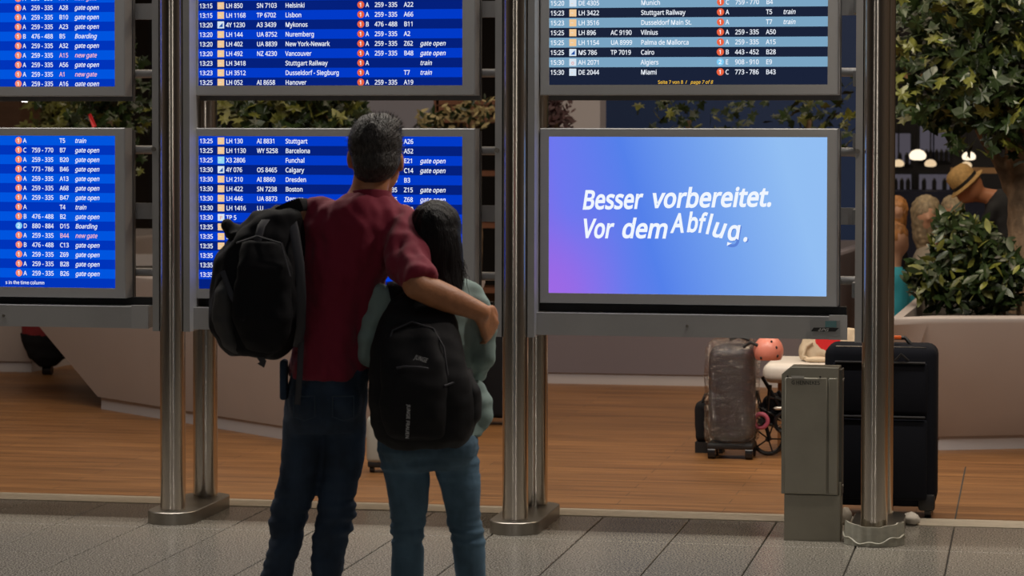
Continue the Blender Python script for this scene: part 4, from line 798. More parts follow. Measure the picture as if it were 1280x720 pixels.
t = tag(MB().add([(a.x-.022, 16.5, a.z+.04), (a.x-.008, 16.49, a.z+.045), (a.x+.026, 16.5, a.z-.035), (a.x+.012, 16.49, a.z-.045), (a.x-.022, 16.53, a.z+.04), (a.x-.008, 16.52, a.z+.045), (a.x+.026, 16.53, a.z-.035), (a.x+.012, 16.52, a.z-.045)],
    [(0, 1, 2, 3), (7, 6, 5, 4), (0, 4, 5, 1), (1, 5, 6, 2), (2, 6, 7, 3), (3, 7, 4, 0)]).build('red_ribbon', mat('bright_red', (.75, .02, .03), .5)), 'small bright red ribbon among the leaves beside the left post', 'ribbon')
MB().tube([(a.x-.015, 16.515, a.z+.04), (a.x-.015, 16.515, 5.0)], .0015, 5).build('thread', M_black, t)
# cafe: back bar with glazed panels, counter and pendant lamps
G_win = glow('dim_lit_glass', lin(74, 70, 78), 1.0)
t = empty('cafe_back_bar', (atY(1170, 200, 24).x, 24, 0), 'dark cafe back bar with dim glazed panels behind the maple', 'back bar')
MB().box((atY(1085, 0, 24).x, 24, 0), (3.0, 24.4, 3.4)).build('cabinet_wall', mat('cafe_dark_wood', (.022, .018, .02), .5), t)
for (u0, u1, v0, v1) in ((1112, 1138, 166, 204), (1150, 1166, 150, 200), (1168, 1186, 160, 200), (1116, 1139, 217, 236), (1149, 1187, 217, 236)):
    a = atY(u0, v0, 23.98); b_ = atY(u1, v1, 23.98)
    f = MB().box((a.x-.02, 23.96, b_.z-.02), (b_.x+.02, 24.0, a.z+.02)).build('panel_frame', M_black, t)
    MB().add([(a.x, 23.955, b_.z), (b_.x, 23.955, b_.z), (b_.x, 23.955, a.z), (a.x, 23.955, a.z)], [(0, 1, 2, 3)]).build('pane', G_win, f, fix=False)
    nb = 3
    for k in range(nb):
        xx = a.x+(b_.x-a.x)*(k+.5)/nb
        MB().tube([(xx, 23.93, b_.z), (xx, 23.93, b_.z+.07), (xx, 23.93, b_.z+.10)], [.02, .02, .008], 8).build('bottle', mat('bottle_glass', (.05, .05, .05), .1) if k == 0 else MATS['bottle_glass'], f)
slab('navy_counter', 1085, 1330, 238, 0, 22.6, .6, mat('navy_counter_paint', (.012, .016, .05), .4), 'long dark navy cafe counter behind the children', 'counter', True)
slab('counter_top_shelf', 1188, 1300, 209, 216, 21.8, .3, mat('light_wood_shelf', (.45, .25, .10), .5, emit=None), 'warm wooden shelf board above the man in the straw hat', 'shelf')
slab('orange_beam', 1116, 1200, 92, 98, 21.5, .2, MATS['light_wood_shelf'], 'pale wooden beam behind the maple leaves right of the post', 'beam')
G_lamp = glow('pendant_glow', (1, .84, .62), 1.35)
G_lamp2 = glow('pendant_glow_soft', (1, .74, .45), .8)
def pendant(px, py, Y, r, g_, label, grp=None, bulbz=0):
    c = atY(px, py, Y); t = empty('pendant_lamp', c, label, 'lamp', grp)
    MB().lathe(c, [(r*.25, r*.75), (r*.7, r*.55), (r*.96, r*.2), (r, 0), (r*.9, -r*.35), (r*.5, -r*.5)], 18).build('lamp_shade', g_, t)
    MB().tube([c+Vector((0, 0, r*.7)), (c.x, c.y, 5.0)], .006, 6).build('cord', M_black, t)
    MB().lathe(c, [(r*.12, r*.74), (r*.2, r*.8), (r*.1, r*1.1)], 10).build('lamp_cap', M_black, t)
pendant(1147, 194, 22, .068, G_lamp, 'brightest oval pendant lamp, first right of the right post')
pendant(1123, 204, 23, .048, G_lamp2, 'dim pendant lamp touching the right edge of the right post')
pendant(1163, 204, 23.2, .05, G_lamp2, 'dim pendant lamp just right of and below the brightest one')
pendant(1211, 195, 22, .055, G_lamp, 'bright pendant lamp above the straw hat, upper one')
pendant(1208, 206, 23, .045, G_lamp2, 'dim pendant lamp directly above the straw hat, lower one')
GL_LAB = ['leftmost, lower one of the five small white globe lamps far beyond the left screens', 'lowest in view of the five small white globe lamps beyond the left screens',
  'leftmost, highest of the five small white globe lamps beyond the left screens', 'second highest of the five small white globe lamps beyond the left screens',
  'rightmost of the five small white globe lamps beyond the left screens']
G_spark = glow('small_lamp_glow', (1, .95, .88), 9)
for k, (px, pyr) in enumerate(((30, 637), (46, 632), (31, 660), (47, 652), (65, 647))):
    d = 24.; z = (pyr-160)*d/3400-1.65; c = atD(px, 160, d); c.z = z
    t = empty('globe_lamp', c, GL_LAB[k], 'lamp', 'globe lamps far at left')
    MB().ball(c, .028, 10).build('globe', G_spark, t); MB().tube([c+Vector((0, 0, .03)), (c.x, c.y, 5.0)], .005, 6).build('cord', M_black, t)
#@@PEOPLE
# ------------------------------------------------------------------ luggage and lounge things
M_navy = mat('navy_black_fabric', (.008, .009, .014), .9, bump=.05, bscale=900, spec=.15)
M_blackf = mat('black_fabric', (.008, .008, .010), .85, spec=.25, bump=.05, bscale=700)
M_gloss = mat('black_gloss', (.01, .01, .012), .25)
# big black suitcase behind the right post
YS = 11.56
xa, xb = atY(1030, 500, YS).x, atY(1171, 500, YS).x; zt = atY(1100, 432, YS).z; wd = xb-xa; xm = (xa+xb)/2
t = empty('large_suitcase', (xm, YS+.14, 0), 'tall black soft suitcase with orange tagged handle, standing behind the right post', 'suitcase')
MB().rbox((xm, YS+.15, .045+(zt-.045)/2), (wd, .26, zt-.045), .045, 4).build('case_body', M_navy, t)
MB().rbox((xm, YS+.012, .045+(zt-.045)*.30), (wd*.84, .03, (zt-.045)*.50), .014, 3).build('lower_pocket', M_navy, t)
MB().rbox((xm, YS+.012, .045+(zt-.045)*.74), (wd*.84, .03, (zt-.045)*.32), .014, 3).build('upper_pocket', M_navy, t)
for zz, ww in ((.045+(zt-.045)*.565, .80), (.045+(zt-.045)*.90, .80)):
    MB().tube([(xm-wd*ww/2, YS-.006, zz), (xm+wd*ww/2, YS-.006, zz)], .005, 8).build('zipper', mat('zip_grey', (.014, .014, .018), .6), t)
b = MB()
pts = [(xm-wd*.46, YS+.045, .08), (xm-wd*.46, YS+.045, zt-.06), (xm-wd*.40, YS+.045, zt-.012), (xm+wd*.40, YS+.045, zt-.012), (xm+wd*.46, YS+.045, zt-.06), (xm+wd*.46, YS+.045, .08)]
b.tube(pts, .008, 8).build('piping', M_gloss, t)
for sx in (-1, 1):
    for yy in (YS+.06, YS+.23):
        MB().tube([(xm+sx*(wd/2-.035)-.014, yy, .03), (xm+sx*(wd/2-.035)+.014, yy, .03)], .03, 16).build('wheel', M_gloss, t)
MB().rbox((xm+wd*.5-.04, YS+.04, .07), (.07, .06, .07), .012, 2).build('corner_guard', M_black, t)
MB().rbox((xm-wd*.5+.04, YS+.04, .07), (.07, .06, .07), .012, 2).build('corner_guard', M_black, t)
hx = atY(1121, 432, YS).x
MB().tube([(hx-.09, YS+.12, zt), (hx-.07, YS+.12, zt+.028), (hx+.03, YS+.12, zt+.028), (hx+.055, YS+.12, zt)], .009, 10).build('top_handle', M_black, t)
M_or = mat('orange_tag', (.75, .13, .02), .5)
tag(MB().rbox((hx-.01, YS+.10, zt+.03), (.05, .02, .016), .004, 2).build('handle_band', M_or, t), 'orange band on the handle')
lt = MB().rbox((hx-.028, YS-.012, zt-.045), (.030, .008, .032), .004, 2).build('name_tag', M_or, t)
MB().box((hx-.036, YS-.016, zt-.115), (hx-.024, YS-.013, zt-.06)).build('tag_paper', mat('white_tag', (.8, .78, .75), .6), lt)
MB().tube([(hx-.005, YS-.002, zt-.06), (hx+.02, YS-.02, zt-.03), (hx+.05, YS-.002, zt-.06)], .006, 8).build('side_handle', M_black, t)

# plastic wrapped suitcase
YW = 13.45
xa, xb = atY(879, 500, YW).x, atY(946, 500, YW).x; zt = atY(910, 424, YW).z; xm = (xa+xb)/2; wd = xb-xa
t = empty('wrapped_suitcase', (xm, YW+.1, 0), 'upright dark suitcase wrapped in shiny clear plastic film, on the wooden floor', 'suitcase')
MB().rbox((xm, YW+.12, .06+(zt-.08)/2), (wd-.035, .19, zt-.10), .07, 5).build('case_body', mat('muted_plum_case', (.035, .026, .036), .45), t)
def film_mat():
    m = bpy.data.materials.new('clear_plastic_film'); m.use_nodes = True; nt = m.node_tree; nt.nodes.clear()
    g = nt.nodes.new('ShaderNodeNewGeometry'); mp = nt.nodes.new('ShaderNodeMapping'); mp.inputs['Scale'].default_value = (7, 7, 15); mp.inputs['Rotation'].default_value = (0, .6, 0)
    n2 = nt.nodes.new('ShaderNodeTexNoise'); n2.inputs['Scale'].default_value = 1; n2.inputs['Detail'].default_value = 4; n2.inputs['Distortion'].default_value = 1.6
    bp = nt.nodes.new('ShaderNodeBump'); bp.inputs['Strength'].default_value = 1; bp.inputs['Distance'].default_value = .09
    nt.links.new(g.outputs['Position'], mp.inputs[0]); nt.links.new(mp.outputs[0], n2.inputs[0]); nt.links.new(n2.outputs[0], bp.inputs['Height'])
    gl = nt.nodes.new('ShaderNodeBsdfGlossy'); gl.inputs['Roughness'].default_value = .09; gl.inputs['Color'].default_value = (.95, .92, .90, 1); nt.links.new(bp.outputs[0], gl.inputs['Normal'])
    df = nt.nodes.new('ShaderNodeBsdfTranslucent'); df.inputs['Color'].default_value = (.5, .47, .48, 1)
    tr = nt.nodes.new('ShaderNodeBsdfTransparent'); lw = nt.nodes.new('ShaderNodeLayerWeight'); lw.inputs['Blend'].default_value = .35; nt.links.new(bp.outputs[0], lw.inputs['Normal'])
    mr = nt.nodes.new('ShaderNodeMapRange'); mr.inputs[3].default_value = .05; mr.inputs[4].default_value = .5; nt.links.new(lw.outputs['Fresnel'], mr.inputs[0])
    mx = nt.nodes.new('ShaderNodeMixShader'); nt.links.new(mr.outputs[0], mx.inputs[0]); nt.links.new(tr.outputs[0], mx.inputs[1]); nt.links.new(gl.outputs[0], mx.inputs[2])
    o = nt.nodes.new('ShaderNodeOutputMaterial'); nt.links.new(mx.outputs[0], o.inputs[0]); return m
f = MB().rbox((xm, YW+.12, .05+(zt-.05)/2), (wd, .235, zt-.05), .075, 6)
f.blob('plastic_film', film_mat(), t, .010, 2, lambda p: .009*noise.noise(Vector((p.x*14+p.z*6, p.y*14, p.z*26)))+.005*noise.noise(p*50))
for sx in (-1, 1):
    for yy in (YW+.05, YW+.19):
        wl = MB().tube([(xm+sx*(wd/2-.04)-.018, yy, .032), (xm+sx*(wd/2-.04)+.018, yy, .032)], .032, 18).build('wheel', M_gloss, t)
MB().rbox((xm, YW+.12, .065), (wd*.86, .2, .03), .01, 2).build('wheel_base', M_black, t)
MB().tube([(xm-.01, YW+.1, zt-.01), (xm+.03, YW+.09, zt+.012), (xm+.09, YW+.08, zt-.005)], .009, 8).build('top_handle', M_black, t)
# pink helmet hanging
hc = atY(961, 438, 13.5); b = MB()
t = empty('child_helmet', hc, 'coral pink child helmet with dark vents hanging beside the wrapped suitcase', 'helmet')
prof = [(.0745*math.cos(a), .078*math.sin(a)) for a in [i*PI/2/8 for i in range(-3, 9)]]
prof = [(max(r_, .004), z) for r_, z in prof]
MB().lathe((hc.x, hc.y, hc.z-.0), prof, 24, 1.15).build('helmet_shell', mat('coral_pink', (.80, .27, .20), .35), t)
for dx, dz in ((.02, .05), (.045, .022), (.05, -.02), (-.03, -.03)):
    yy = -math.sqrt(max(0, 1-(dx/.0745)**2-(dz/.078)**2))*.0745*1.15
    MB().ball((hc.x+dx, hc.y+yy, hc.z+dz), (.006, .004, .008), 8).build('vent_hole', M_black, t)
MB().tube([(hc.x-.05, hc.y-.05, hc.z+.03), (hc.x-.085, hc.y-.06, hc.z+.045), (hc.x-.12, hc.y-.05, hc.z+.02)], .008, 8).build('chin_strap', M_black, t)
# bench
YB = 13.75
tA = atY(953, 460, YB); tB = atY(1100, 460, YB); bz = atY(990, 454, YB).z; bt = bz-.105
t = empty('white_bench', ((tA.x+tB.x)/2, YB+.25, 0), 'rounded white bench seat behind the metal cabinet, tote bag on it', 'bench')
MB().rbox(((tA.x+tB.x)/2, YB+.25, bz-.052), (tB.x-tA.x, .5, .104), .045, 5).build('seat', mat('bench_white', (.74, .68, .62), .4), t)
MB().prism([(tA.x+.07, YB+.1), (tB.x-.05, YB+.1), (tB.x-.05, YB+.42), (tA.x+.07, YB+.42)], 0, bt+.01).build('bench_base', mat('bench_wood', (.36, .17, .07), .5), t)
# tote bag
c0 = atY(1037, 440, 13.95)
t = empty('tote_bag', (c0.x, 13.95, bz), 'cream cloth tote bag with a large red patch, lying on the white bench', 'bag')
M_canv = mat('cream_canvas', (.62, .50, .36), .8, bump=.2, bscale=60)
b = MB(); W2 = .16
b.loft([(Vector((c0.x, 13.95, bz+.005)), .15, .07, 3), (Vector((c0.x, 13.95, bz+.05)), .16, .075, 3), (Vector((c0.x+.01, 13.95, bz+.12)), .14, .05, 3), (Vector((c0.x+.02, 13.95, bz+.17)), .12, .02, 3)])
b.blob('bag_body', M_canv, t, .008, 3, lambda p: .008*noise.noise(p*22))
rp = atY(1035, 430, 13.87); b = MB(); n = 16
ring = [(rp.x+.065*math.cos(a)*(1.0 if math.sin(a) > 0 else .95), 13.868+.012*abs(math.cos(a)), rp.z+.02+(.035 if math.sin(a) > 0 else .075)*math.sin(a)) for a in [2*PI*i/n for i in range(n)]]
vs = ring+[(x, y+.012, z) for x, y, z in ring]
b.add(vs, [tuple(range(n)), tuple(range(2*n-1, n-1, -1))]+[(i, (i+1) % n, (i+1) % n+n, i+n) for i in range(n)]).build('red_patch', mat('tote_red', (.72, .02, .025), .6), t)
h0 = atY(1008, 432, 13.86)
MB().tube([(h0.x+.03, 13.87, bz+.10), (h0.x+.0, 13.86, bz+.08), (h0.x-.015, 13.85, bz+.03), (h0.x+.03, 13.84, bz+.012), (h0.x+.08, 13.84, bz+.02)], .009, 8).build('bag_handle', M_canv, t)
MB().ball((h0.x+.06, 13.84, bz+.015), (.07, .03, .016), 12).build('bag_flap', M_canv, t)
# side bag behind wrapped suitcase
c0 = atY(876, 528, 13.7)
t = empty('black_holdall', (c0.x+.05, 13.78, 0), 'small black bag standing upright behind the wrapped suitcase, left of it', 'bag')
b = MB(); b.rbox((c0.x+.04, 13.78, .155), (.15, .12, .21), .03, 3)
b.blob('bag_body', M_blackf, t, .010, 3, lambda p: .006*noise.noise(p*20))
MB().box((c0.x-.03, 13.72, .0), (c0.x+.11, 13.84, .055)).build('bag_foot', M_black, t)
MB().tube([(c0.x, 13.74, .25), (c0.x+.02, 13.74, .30), (c0.x+.07, 13.74, .30), (c0.x+.09, 13.74, .25)], .007, 8).build('bag_handle', M_black, t)
# folded scooter / buggy
c0 = atY(952, 525, 13.62)
t = empty('folded_buggy', (c0.x+.03, 13.7, 0), 'folded black child buggy with a pink ringed wheel, right of the wrapped suitcase', 'buggy')
def wheel(c, r, name, rim, tm=M_gloss):
    b = MB(); prof = []
    n = 24; vs = []; fs = []
    for k in range(n):
        a = 2*PI*k/n
        for j in range(8):
            q = 2*PI*j/8; rr = r+.011*math.cos(q)
            vs.append((c[0]+rr*math.cos(a), c[1]+.011*math.sin(q), c[2]+rr*math.sin(a)))
    for k in range(n):
        for j in range(8): fs.append((k*8+j, k*8+(j+1) % 8, ((k+1) % n)*8+(j+1) % 8, ((k+1) % n)*8+j))
    o = b.add(vs, fs, True).build(name, tm, t)
    for k in range(5):
        a = 2*PI*k/5; MB().tube([c, (c[0]+r*math.cos(a), c[1], c[2]+r*math.sin(a))], .004, 6).build('spoke', rim, o)
    MB().tube([(c[0], c[1]-.02, c[2]), (c[0], c[1]+.02, c[2])], .014, 12).build('hub', rim, o); return o
M_pk = mat('dusky_pink', (.50, .10, .16), .4); M_sil = mat('silver_metal', (.6, .58, .55), .3, 1)
zc_ = c0.z
wheel((c0.x, 13.60, zc_), .034, 'wheel', M_black, M_pk)
wheel((c0.x+.03, 13.68, .085), .075, 'wheel', M_black)
wheel((c0.x+.115, 13.64, zc_-.01), .048, 'wheel', M_sil)
b = MB()
for q0, q1 in (((-.03, .33), (.04, .08)), ((.0, .40), (.12, .20)), ((.03, .30), (.14, .28)), ((-.02, .25), (.13, .17)), ((.04, .36), (.02, .14)), ((.08, .33), (.15, .22))):
    b.tube([(c0.x+q0[0], 13.66, q0[1]), (c0.x+q1[0], 13.66, q1[1])], .010, 8)
b.build('folded_frame', M_gloss, t); b = MB()
b.ball((c0.x+.07, 13.70, .27), (.07, .04, .05), 12); b.ball((c0.x+.03, 13.70, .22), (.05, .04, .07), 12); b.ball((c0.x+.11, 13.70, .20), (.05, .03, .03), 12)
b.blob('seat_fabric', M_navy, t, .008, 2, lambda p: .006*noise.noise(p*30))
MB().ball((c0.x+.085, 13.63, .245), (.03, .012, .010), 10).build('silver_clip', M_sil, t)
# small grey rounded case seen between the couple
c0 = atZ(478, 592); c0 = Vector((atY(478, 592, c0.y).x, c0.y, 0))
t = empty('grey_case', c0, 'small light grey rounded case on the wooden floor, seen between the couple', 'case')
MB().rbox((c0.x, c0.y+.07, .155), (.17, .13, .24), .035, 4).build('case_body', mat('light_grey_shell', (.42, .42, .38), .4), t)
MB().rbox((c0.x, c0.y+.07, .04), (.15, .12, .03), .008, 2).build('case_base', M_black, t)
for sx in (-1, 1): MB().tube([(c0.x+sx*.055-.01, c0.y+.03, .015), (c0.x+sx*.055+.01, c0.y+.03, .015)], .0148, 12).build('wheel', M_gloss, t)
MB().tube([(c0.x-.03, c0.y+.07, .27), (c0.x-.03, c0.y+.07, .30), (c0.x+.03, c0.y+.07, .30), (c0.x+.03, c0.y+.07, .27)], .006, 8).build('handle', M_black, t)
# black case behind the middle post
c0 = atZ(612, 536); x_ = atY(608, 536, 14.75).x
t = empty('black_case', (x_, 14.8, 0), 'tall black case far behind, between the woman\'s sleeve and the middle post', 'suitcase')
MB().rbox((x_+.03, 14.85, .34), (.20, .2, .60), .03, 3).build('case_body', M_blackf, t)
for sx in (-1, 1): MB().tube([(x_+.03+sx*.07-.012, 14.8, .025), (x_+.03+sx*.07+.012, 14.8, .025)], .0248, 12).build('wheel', M_gloss, t)
MB().tube([(x_, 14.85, .64), (x_, 14.85, .67), (x_+.06, 14.85, .67), (x_+.06, 14.85, .64)], .008, 8).build('handle', M_black, t)
# red and black backpack-trolley at far left
c0 = atY(60, 478, 17.2)
t = empty('red_black_trolley', (c0.x, 17.2, 0), 'leaning red and black wheeled bag behind the pointed planter corner at far left', 'suitcase')
b = MB(); b.loft([(Vector((c0.x-.0, 17.2, .055)), .05, .06, 2.6), (Vector((c0.x, 17.2, .12)), .13, .09, 2.6), (Vector((c0.x-.01, 17.2, .22)), .16, .1, 2.6), (Vector((c0.x-.02, 17.2, .28)), .165, .1, 2.6)])
b.blob('lower_bag', M_blackf, t, .012, 2, lambda p: .006*noise.noise(p*20))
b = MB(); b.loft([(Vector((c0.x-.02, 17.2, .24)), .150, .1, 2.6), (Vector((c0.x-.02, 17.2, .33)), .152, .1, 2.6), (Vector((c0.x-.0, 17.2, .42)), .12, .08, 2.6), (Vector((c0.x+.02, 17.2, .50)), .06, .05, 2.6)])
b.blob('upper_bag', mat('dark_red_fabric', (.22, .015, .02), .7), t, .012, 2, lambda p: .006*noise.noise(p*20))
MB().tube([(c0.x-.03, 17.2, .032), (c0.x+.03, 17.2, .032)], .032, 16).build('wheel', M_gloss, t)
MB().tube([(c0.x+.10, 17.25, .40), (c0.x+.14, 17.25, .60), (c0.x+.19, 17.25, .60)], .010, 8).build('pull_handle', M_black, t)

# ------------------------------------------------------------------ people
M_skin = mat('tanned_skin', (.60, .26, .125), .5, var=.25, vscale=(22, 22, 22), bump=.12, bscale=160)
M_skin2 = mat('fair_skin', (.55, .30, .19), .5)
M_shirt = mat('crimson_polo_cotton', (.25, .008, .035), .85, bump=.25, bscale=500, sheen=.15)
M_jean = mat('dark_blue_denim', (.034, .062, .115), .85, var=.45, vscale=(14, 14, 10), bump=.3, bscale=600)
M_jean2 = mat('faded_blue_denim', (.11, .21, .31), .85, var=.4, vscale=(12, 12, 9), bump=.3, bscale=600)
M_teal = mat('grey_teal_jacket', (.26, .36, .34), .8, var=.15, vscale=(10, 10, 10), bump=.1, bscale=300)
M_hairg = mat('grey_dark_hair', (.062, .054, .050), .55, var=.75, vscale=(120, 120, 40), col2=(.016, .013, .012), bump=.6, bscale=1, bstretch=(220, 220, 60))
M_hairb = mat('black_hair', (.007, .006, .007), .5, spec=.2, bump=.6, bscale=1, bstretch=(260, 260, 20))
M_shoe = mat('dark_shoe_leather', (.03, .022, .018), .5)
M_sole = mat('pale_rubber_sole', (.4, .38, .35), .7)
M_eye = mat('eye_white', (.7, .68, .65), .3)

def person_tools(d0):
    s = d0/FPX
    def P(px, py, dd=0): 
        p = atD(px, py, d0); return p+DX*dd        # keeps size: offset along the view depth only
    return s, P
def fold(p, az, ax, amp, ph=0): return amp*noise.noise(Vector((p.x*ax+ph, p.y*ax, p.z*az)))

# ---- man
s, P = person_tools(8.15)
man = empty('person', P(385, 300)*1.0, 'grey-haired man in crimson shirt and dark jeans seen from behind, arm round the woman', 'person')
man.location.z = 0; ROOT[man] = man.location.copy()
R_ = lambda px: px*s
EL = P(525, 351, -.27); WR = P(603, 385, -.19)
b = MB()
hT = Matrix(((RX.x, DX.x, 0), (RX.y, DX.y, 0), (0, 0, 1)))
b.ball(P(469, 183, .0), (R_(31), .094, R_(39)), 24)
b.ball(P(475, 212, .045), (R_(24), .068, R_(30)), 20)
b.ball(P(478, 206, .112), (.012, .020, .016), 10)                       # nose
b.ball(P(478, 222, .100), (.022, .012, .008), 10); b.ball(P(480, 238, .09), (.024, .02, .016), 10)
for ex, ez, sd in ((437, 199, -1), (501, 203, 1)):
    b.ball(P(ex, ez, .005), (.010, .019, .031), 12); b.ball(P(ex, ez+8, .005), (.008, .012, .014), 10)
b.limb([P(466, 215, -.005), P(462, 238, -.01), P(456, 258, 0)], [R_(23), R_(23), R_(28)], 18)
b.loft([(P(450, 252), R_(35), .075), (P(447, 268), R_(58), .10), (P(443, 300), R_(58), .115), (P(430, 350), R_(48), .11), (P(418, 410), R_(43), .10), (P(413, 460), R_(46), .11), (P(408, 500), R_(43), .10), (P(406, 530), R_(28), .065)])
b.limb([P(502, 278, 0), P(512, 315, -.14), EL], [.055, .048, .042], 16)
b.tube([EL, EL.lerp(WR, .25), EL.lerp(WR, .5), EL.lerp(WR, .8), WR], [.040, .043, .041, .033, .028], 18)
b.ball(EL, .040, 14); b.ball(WR, .028, 14)
# left arm, bent forward under the bag strap
EL2 = P(377, 345, .02); WR2 = P(385, 330, .26)
b.limb([P(392, 272, 0), EL2], [.052, .043], 16); b.limb([EL2, EL2.lerp(WR2, .4), WR2], [.043, .038, .028], 16)
# hands
def hand(b, wr, dirn, nrm, curl, side, k=1.0):
    """palm from the wrist, five fingers that bend towards -nrm"""
    d = dirn.normalized(); nrm = (nrm-d*nrm.dot(d)).normalized(); x = d.cross(nrm)*side
    pc = wr+d*.05*k
    for q in (-.026, -.009, .009, .026):
        b.tube([wr+d*.0+x*q*.7*k, wr+d*.085*k+x*q*1.15*k], [.014*k, .0125*k], 10); b.ball(wr+d*.086*k+x*q*1.15*k, .0125*k, 10)
    for q, ln, rr in ((-.031, .026, .0083), (-.011, .031, .0092), (.010, .029, .0090), (.030, .022, .0078)):
        p = wr+d*.088*k+x*q*k; dd = d.copy(); pts = [p]
        for j, cl in enumerate((curl, curl*1.1, curl*.8)):
            dd = (Matrix.Rotation(-cl*side, 3, x) @ dd); p = p+dd*ln*k*(1, .8, .65)[j]; pts.append(p)
        b.limb(pts, [rr*1.1*k, rr*k, rr*.92*k, rr*.8*k], 10)
    p = wr+d*.02*k+x*(-.028)*k; td = (d*.7-x*.7-nrm*.3).normalized()
    b.limb([p, p+td*.035*k, p+(td*.5+d*.5).normalized()*.068*k, p+(td*.3+d*.7-nrm*.3).normalized()*.09*k], [.014*k, .012*k, .0105*k, .009*k], 10)
hd = (P(621, 424, -.10)-WR); hand(b, WR, hd, (-DX*.75+RX*.75), .42, 1, .98)
hd2 = (P(392, 318, .36)-WR2); hand(b, WR2, hd2, RX*-1, .7, -1, .95)
# legs
LEGM = ([(381, 530, .0, 27), (376, 580, 0, 26), (370, 615, .01, 25.5), (363, 640, .01, 22.5), (354, 690, .0, 20.5), (347, 722, .01, 19.5), (336, 780, .02, 19), (321, 838, .03, 17)],
        [(432, 530, .0, 27), (429, 580, 0, 26), (424, 612, .0, 24), (421, 640, .0, 24), (412, 690, -.01, 20.5), (409, 722, -.01, 20), (403, 780, .0, 19), (394, 838, .0, 17)])
for lg in LEGM: b.limb([P(x, y, d) for x, y, d, r in lg], [R_(r)*.72 for *_, r in lg], 16)
for lg in LEGM:
    x, y, d, r = lg[-1]; b.ball(P(x, y+6, d+.06), (.04, .11, .035), 14)
body = b.blob('body', M_skin, man, .0075, 4)
for ex in (468, 489): MB().ball(P(ex, 200, .108), .011, 10).build('eye', M_eye, man)
# hair
b = MB(); b.ball(P(469, 180, -.006), (R_(34), .100, R_(39)), 26); b.ball(P(470, 200, -.03), (R_(31), .075, R_(28)), 20); b.ball(P(466, 214, -.045), (R_(23), .045, R_(16)), 16)
b.ball(P(474, 160, .01), (R_(29), .085, R_(19)), 18)
hm = b.blob('hair', M_hairg, man, .006, 3, lambda p: .002*noise.noise(Vector((p.x*80, p.y*80, p.z*40)))+.003*noise.noise(p*22))
off = ROOT[man]; b = MB(); vv = hm.data.vertices
for k in range(2200):
    v = random.choice(vv); p = v.co+off; nn = v.normal
    if nn.z < -.3: continue
    d = (nn*.55+Vector((0, 0, .25))+RX*random.uniform(-.2, .6)+Vector((random.uniform(-.3, .3),)*3)).normalized()*random.uniform(.006, .015)
    if p.z < P(0, 195).z: d = (nn*.3+Vector((0, 0, -1))).normalized()*random.uniform(.008, .014)
    sd = d.cross(nn).normalized()*.0011 if d.cross(nn).length > 1e-6 else RX*.001
    b.add([p-nn*.002-sd, p-nn*.002+sd, p+d], [(0, 1, 2)])
M_strand = mat('grey_hair_strand', (.13, .12, .115), .5, var=.8, vscale=(60, 60, 60))
tag(b.build('hair_strands', M_strand, man, fix=False), kind='stuff')
# shirt
def wr_shirt(p):
    a = fold(p, 6, 12, .014)+fold(p, 15, 30, .007, 5)+.004*noise.noise(Vector((p.x*34+p.z*30, p.y*20, p.z*12-p.x*10)))
    return a
b = MB()
b.loft([(P(463, 242, .005), R_(26), .072), (P(461, 247, 0), R_(32), .078), (P(452, 252), R_(46), .09), (P(449, 262), R_(63), .105), (P(447, 280), R_(69), .120), (P(441, 310), R_(64), .130), (P(428, 350, .0), R_(55), .130),
        (P(419, 400), R_(50), .125), (P(416, 440), R_(50), .125), (P(414, 462), R_(52), .130), (P(414, 470), R_(52), .130)], 32)
b.ball(P(500, 279, -.01), R_(25), 18)
ax = (EL-P(508, 300, -.08)).normalized()
cuff = EL-ax*.0+Vector((0, 0, .004))+RX*.012
b.tube([P(500, 277, -.0), P(506, 302, -.09), P(514, 328, -.18), cuff], [R_(25), R_(28), R_(27), R_(23)], 20)
b.tube([P(396, 272, 0), P(384, 310, .01), P(378, 336, .03)], [R_(25), R_(24), R_(22)], 18); b.ball(P(396, 271, 0), R_(25), 16)
b.blob('shirt', M_shirt, man, .0075, 5, wr_shirt)
b = MB(); n = 28; c = P(463, 245, .003)
vs = []; 
for k in range(n):
    a = 2*PI*k/n
    for rr, dz in ((1.0, -.022), (1.06, -.020), (1.02, .010), (.95, .012)): vs.append(c+RX*math.cos(a)*R_(26)*rr+DX*math.sin(a)*.072*rr+ZX*(dz-.010*math.sin(a)))
fs = [(k*4+j, k*4+(j+1) % 4, ((k+1) % n)*4+(j+1) % 4, ((k+1) % n)*4+j) for k in range(n) for j in range(4)]
b.add(vs, fs, True).build('collar', M_shirt, man)
# jeans
M_seam = mat('denim_seam', (.04, .065, .10), .8)
def wr_jean(p):
    z = p.z; kn = math.exp(-((z-.50)/.09)**2); an = math.exp(-((z-.34)/.12)**2)
    return fold(p, 9, 16, .008)+fold(p, 44, 9, .009*kn+.004*an+.002, 3)
b = MB()
b.loft([(P(414, 458), R_(49), .125), (P(411, 480), R_(50), .128), (P(408, 505), R_(51), .132), (P(406, 525), R_(51), .125), (P(406, 540), R_(48), .11)], 32)
b.ball(P(386, 500, -.05), (R_(25), .085, R_(28)), 16); b.ball(P(432, 500, -.05), (R_(25), .085, R_(28)), 16)
JL = ([(381, 530, .0, 27), (376, 580, 0, 26), (370, 615, .01, 25.5), (363, 640, .01, 22.5), (359, 662, 0, 22), (354, 690, .0, 20.5), (347, 722, .01, 19.5), (336, 780, .02, 19.5), (323, 836, .03, 20.5)],
      [(432, 530, .0, 27), (429, 580, 0, 26), (424, 612, .0, 24), (421, 640, .0, 24.5), (416, 665, -.01, 22.5), (412, 690, -.01, 20.5), (409, 722, -.01, 20), (403, 780, .0, 20), (396, 838, .0, 21)])
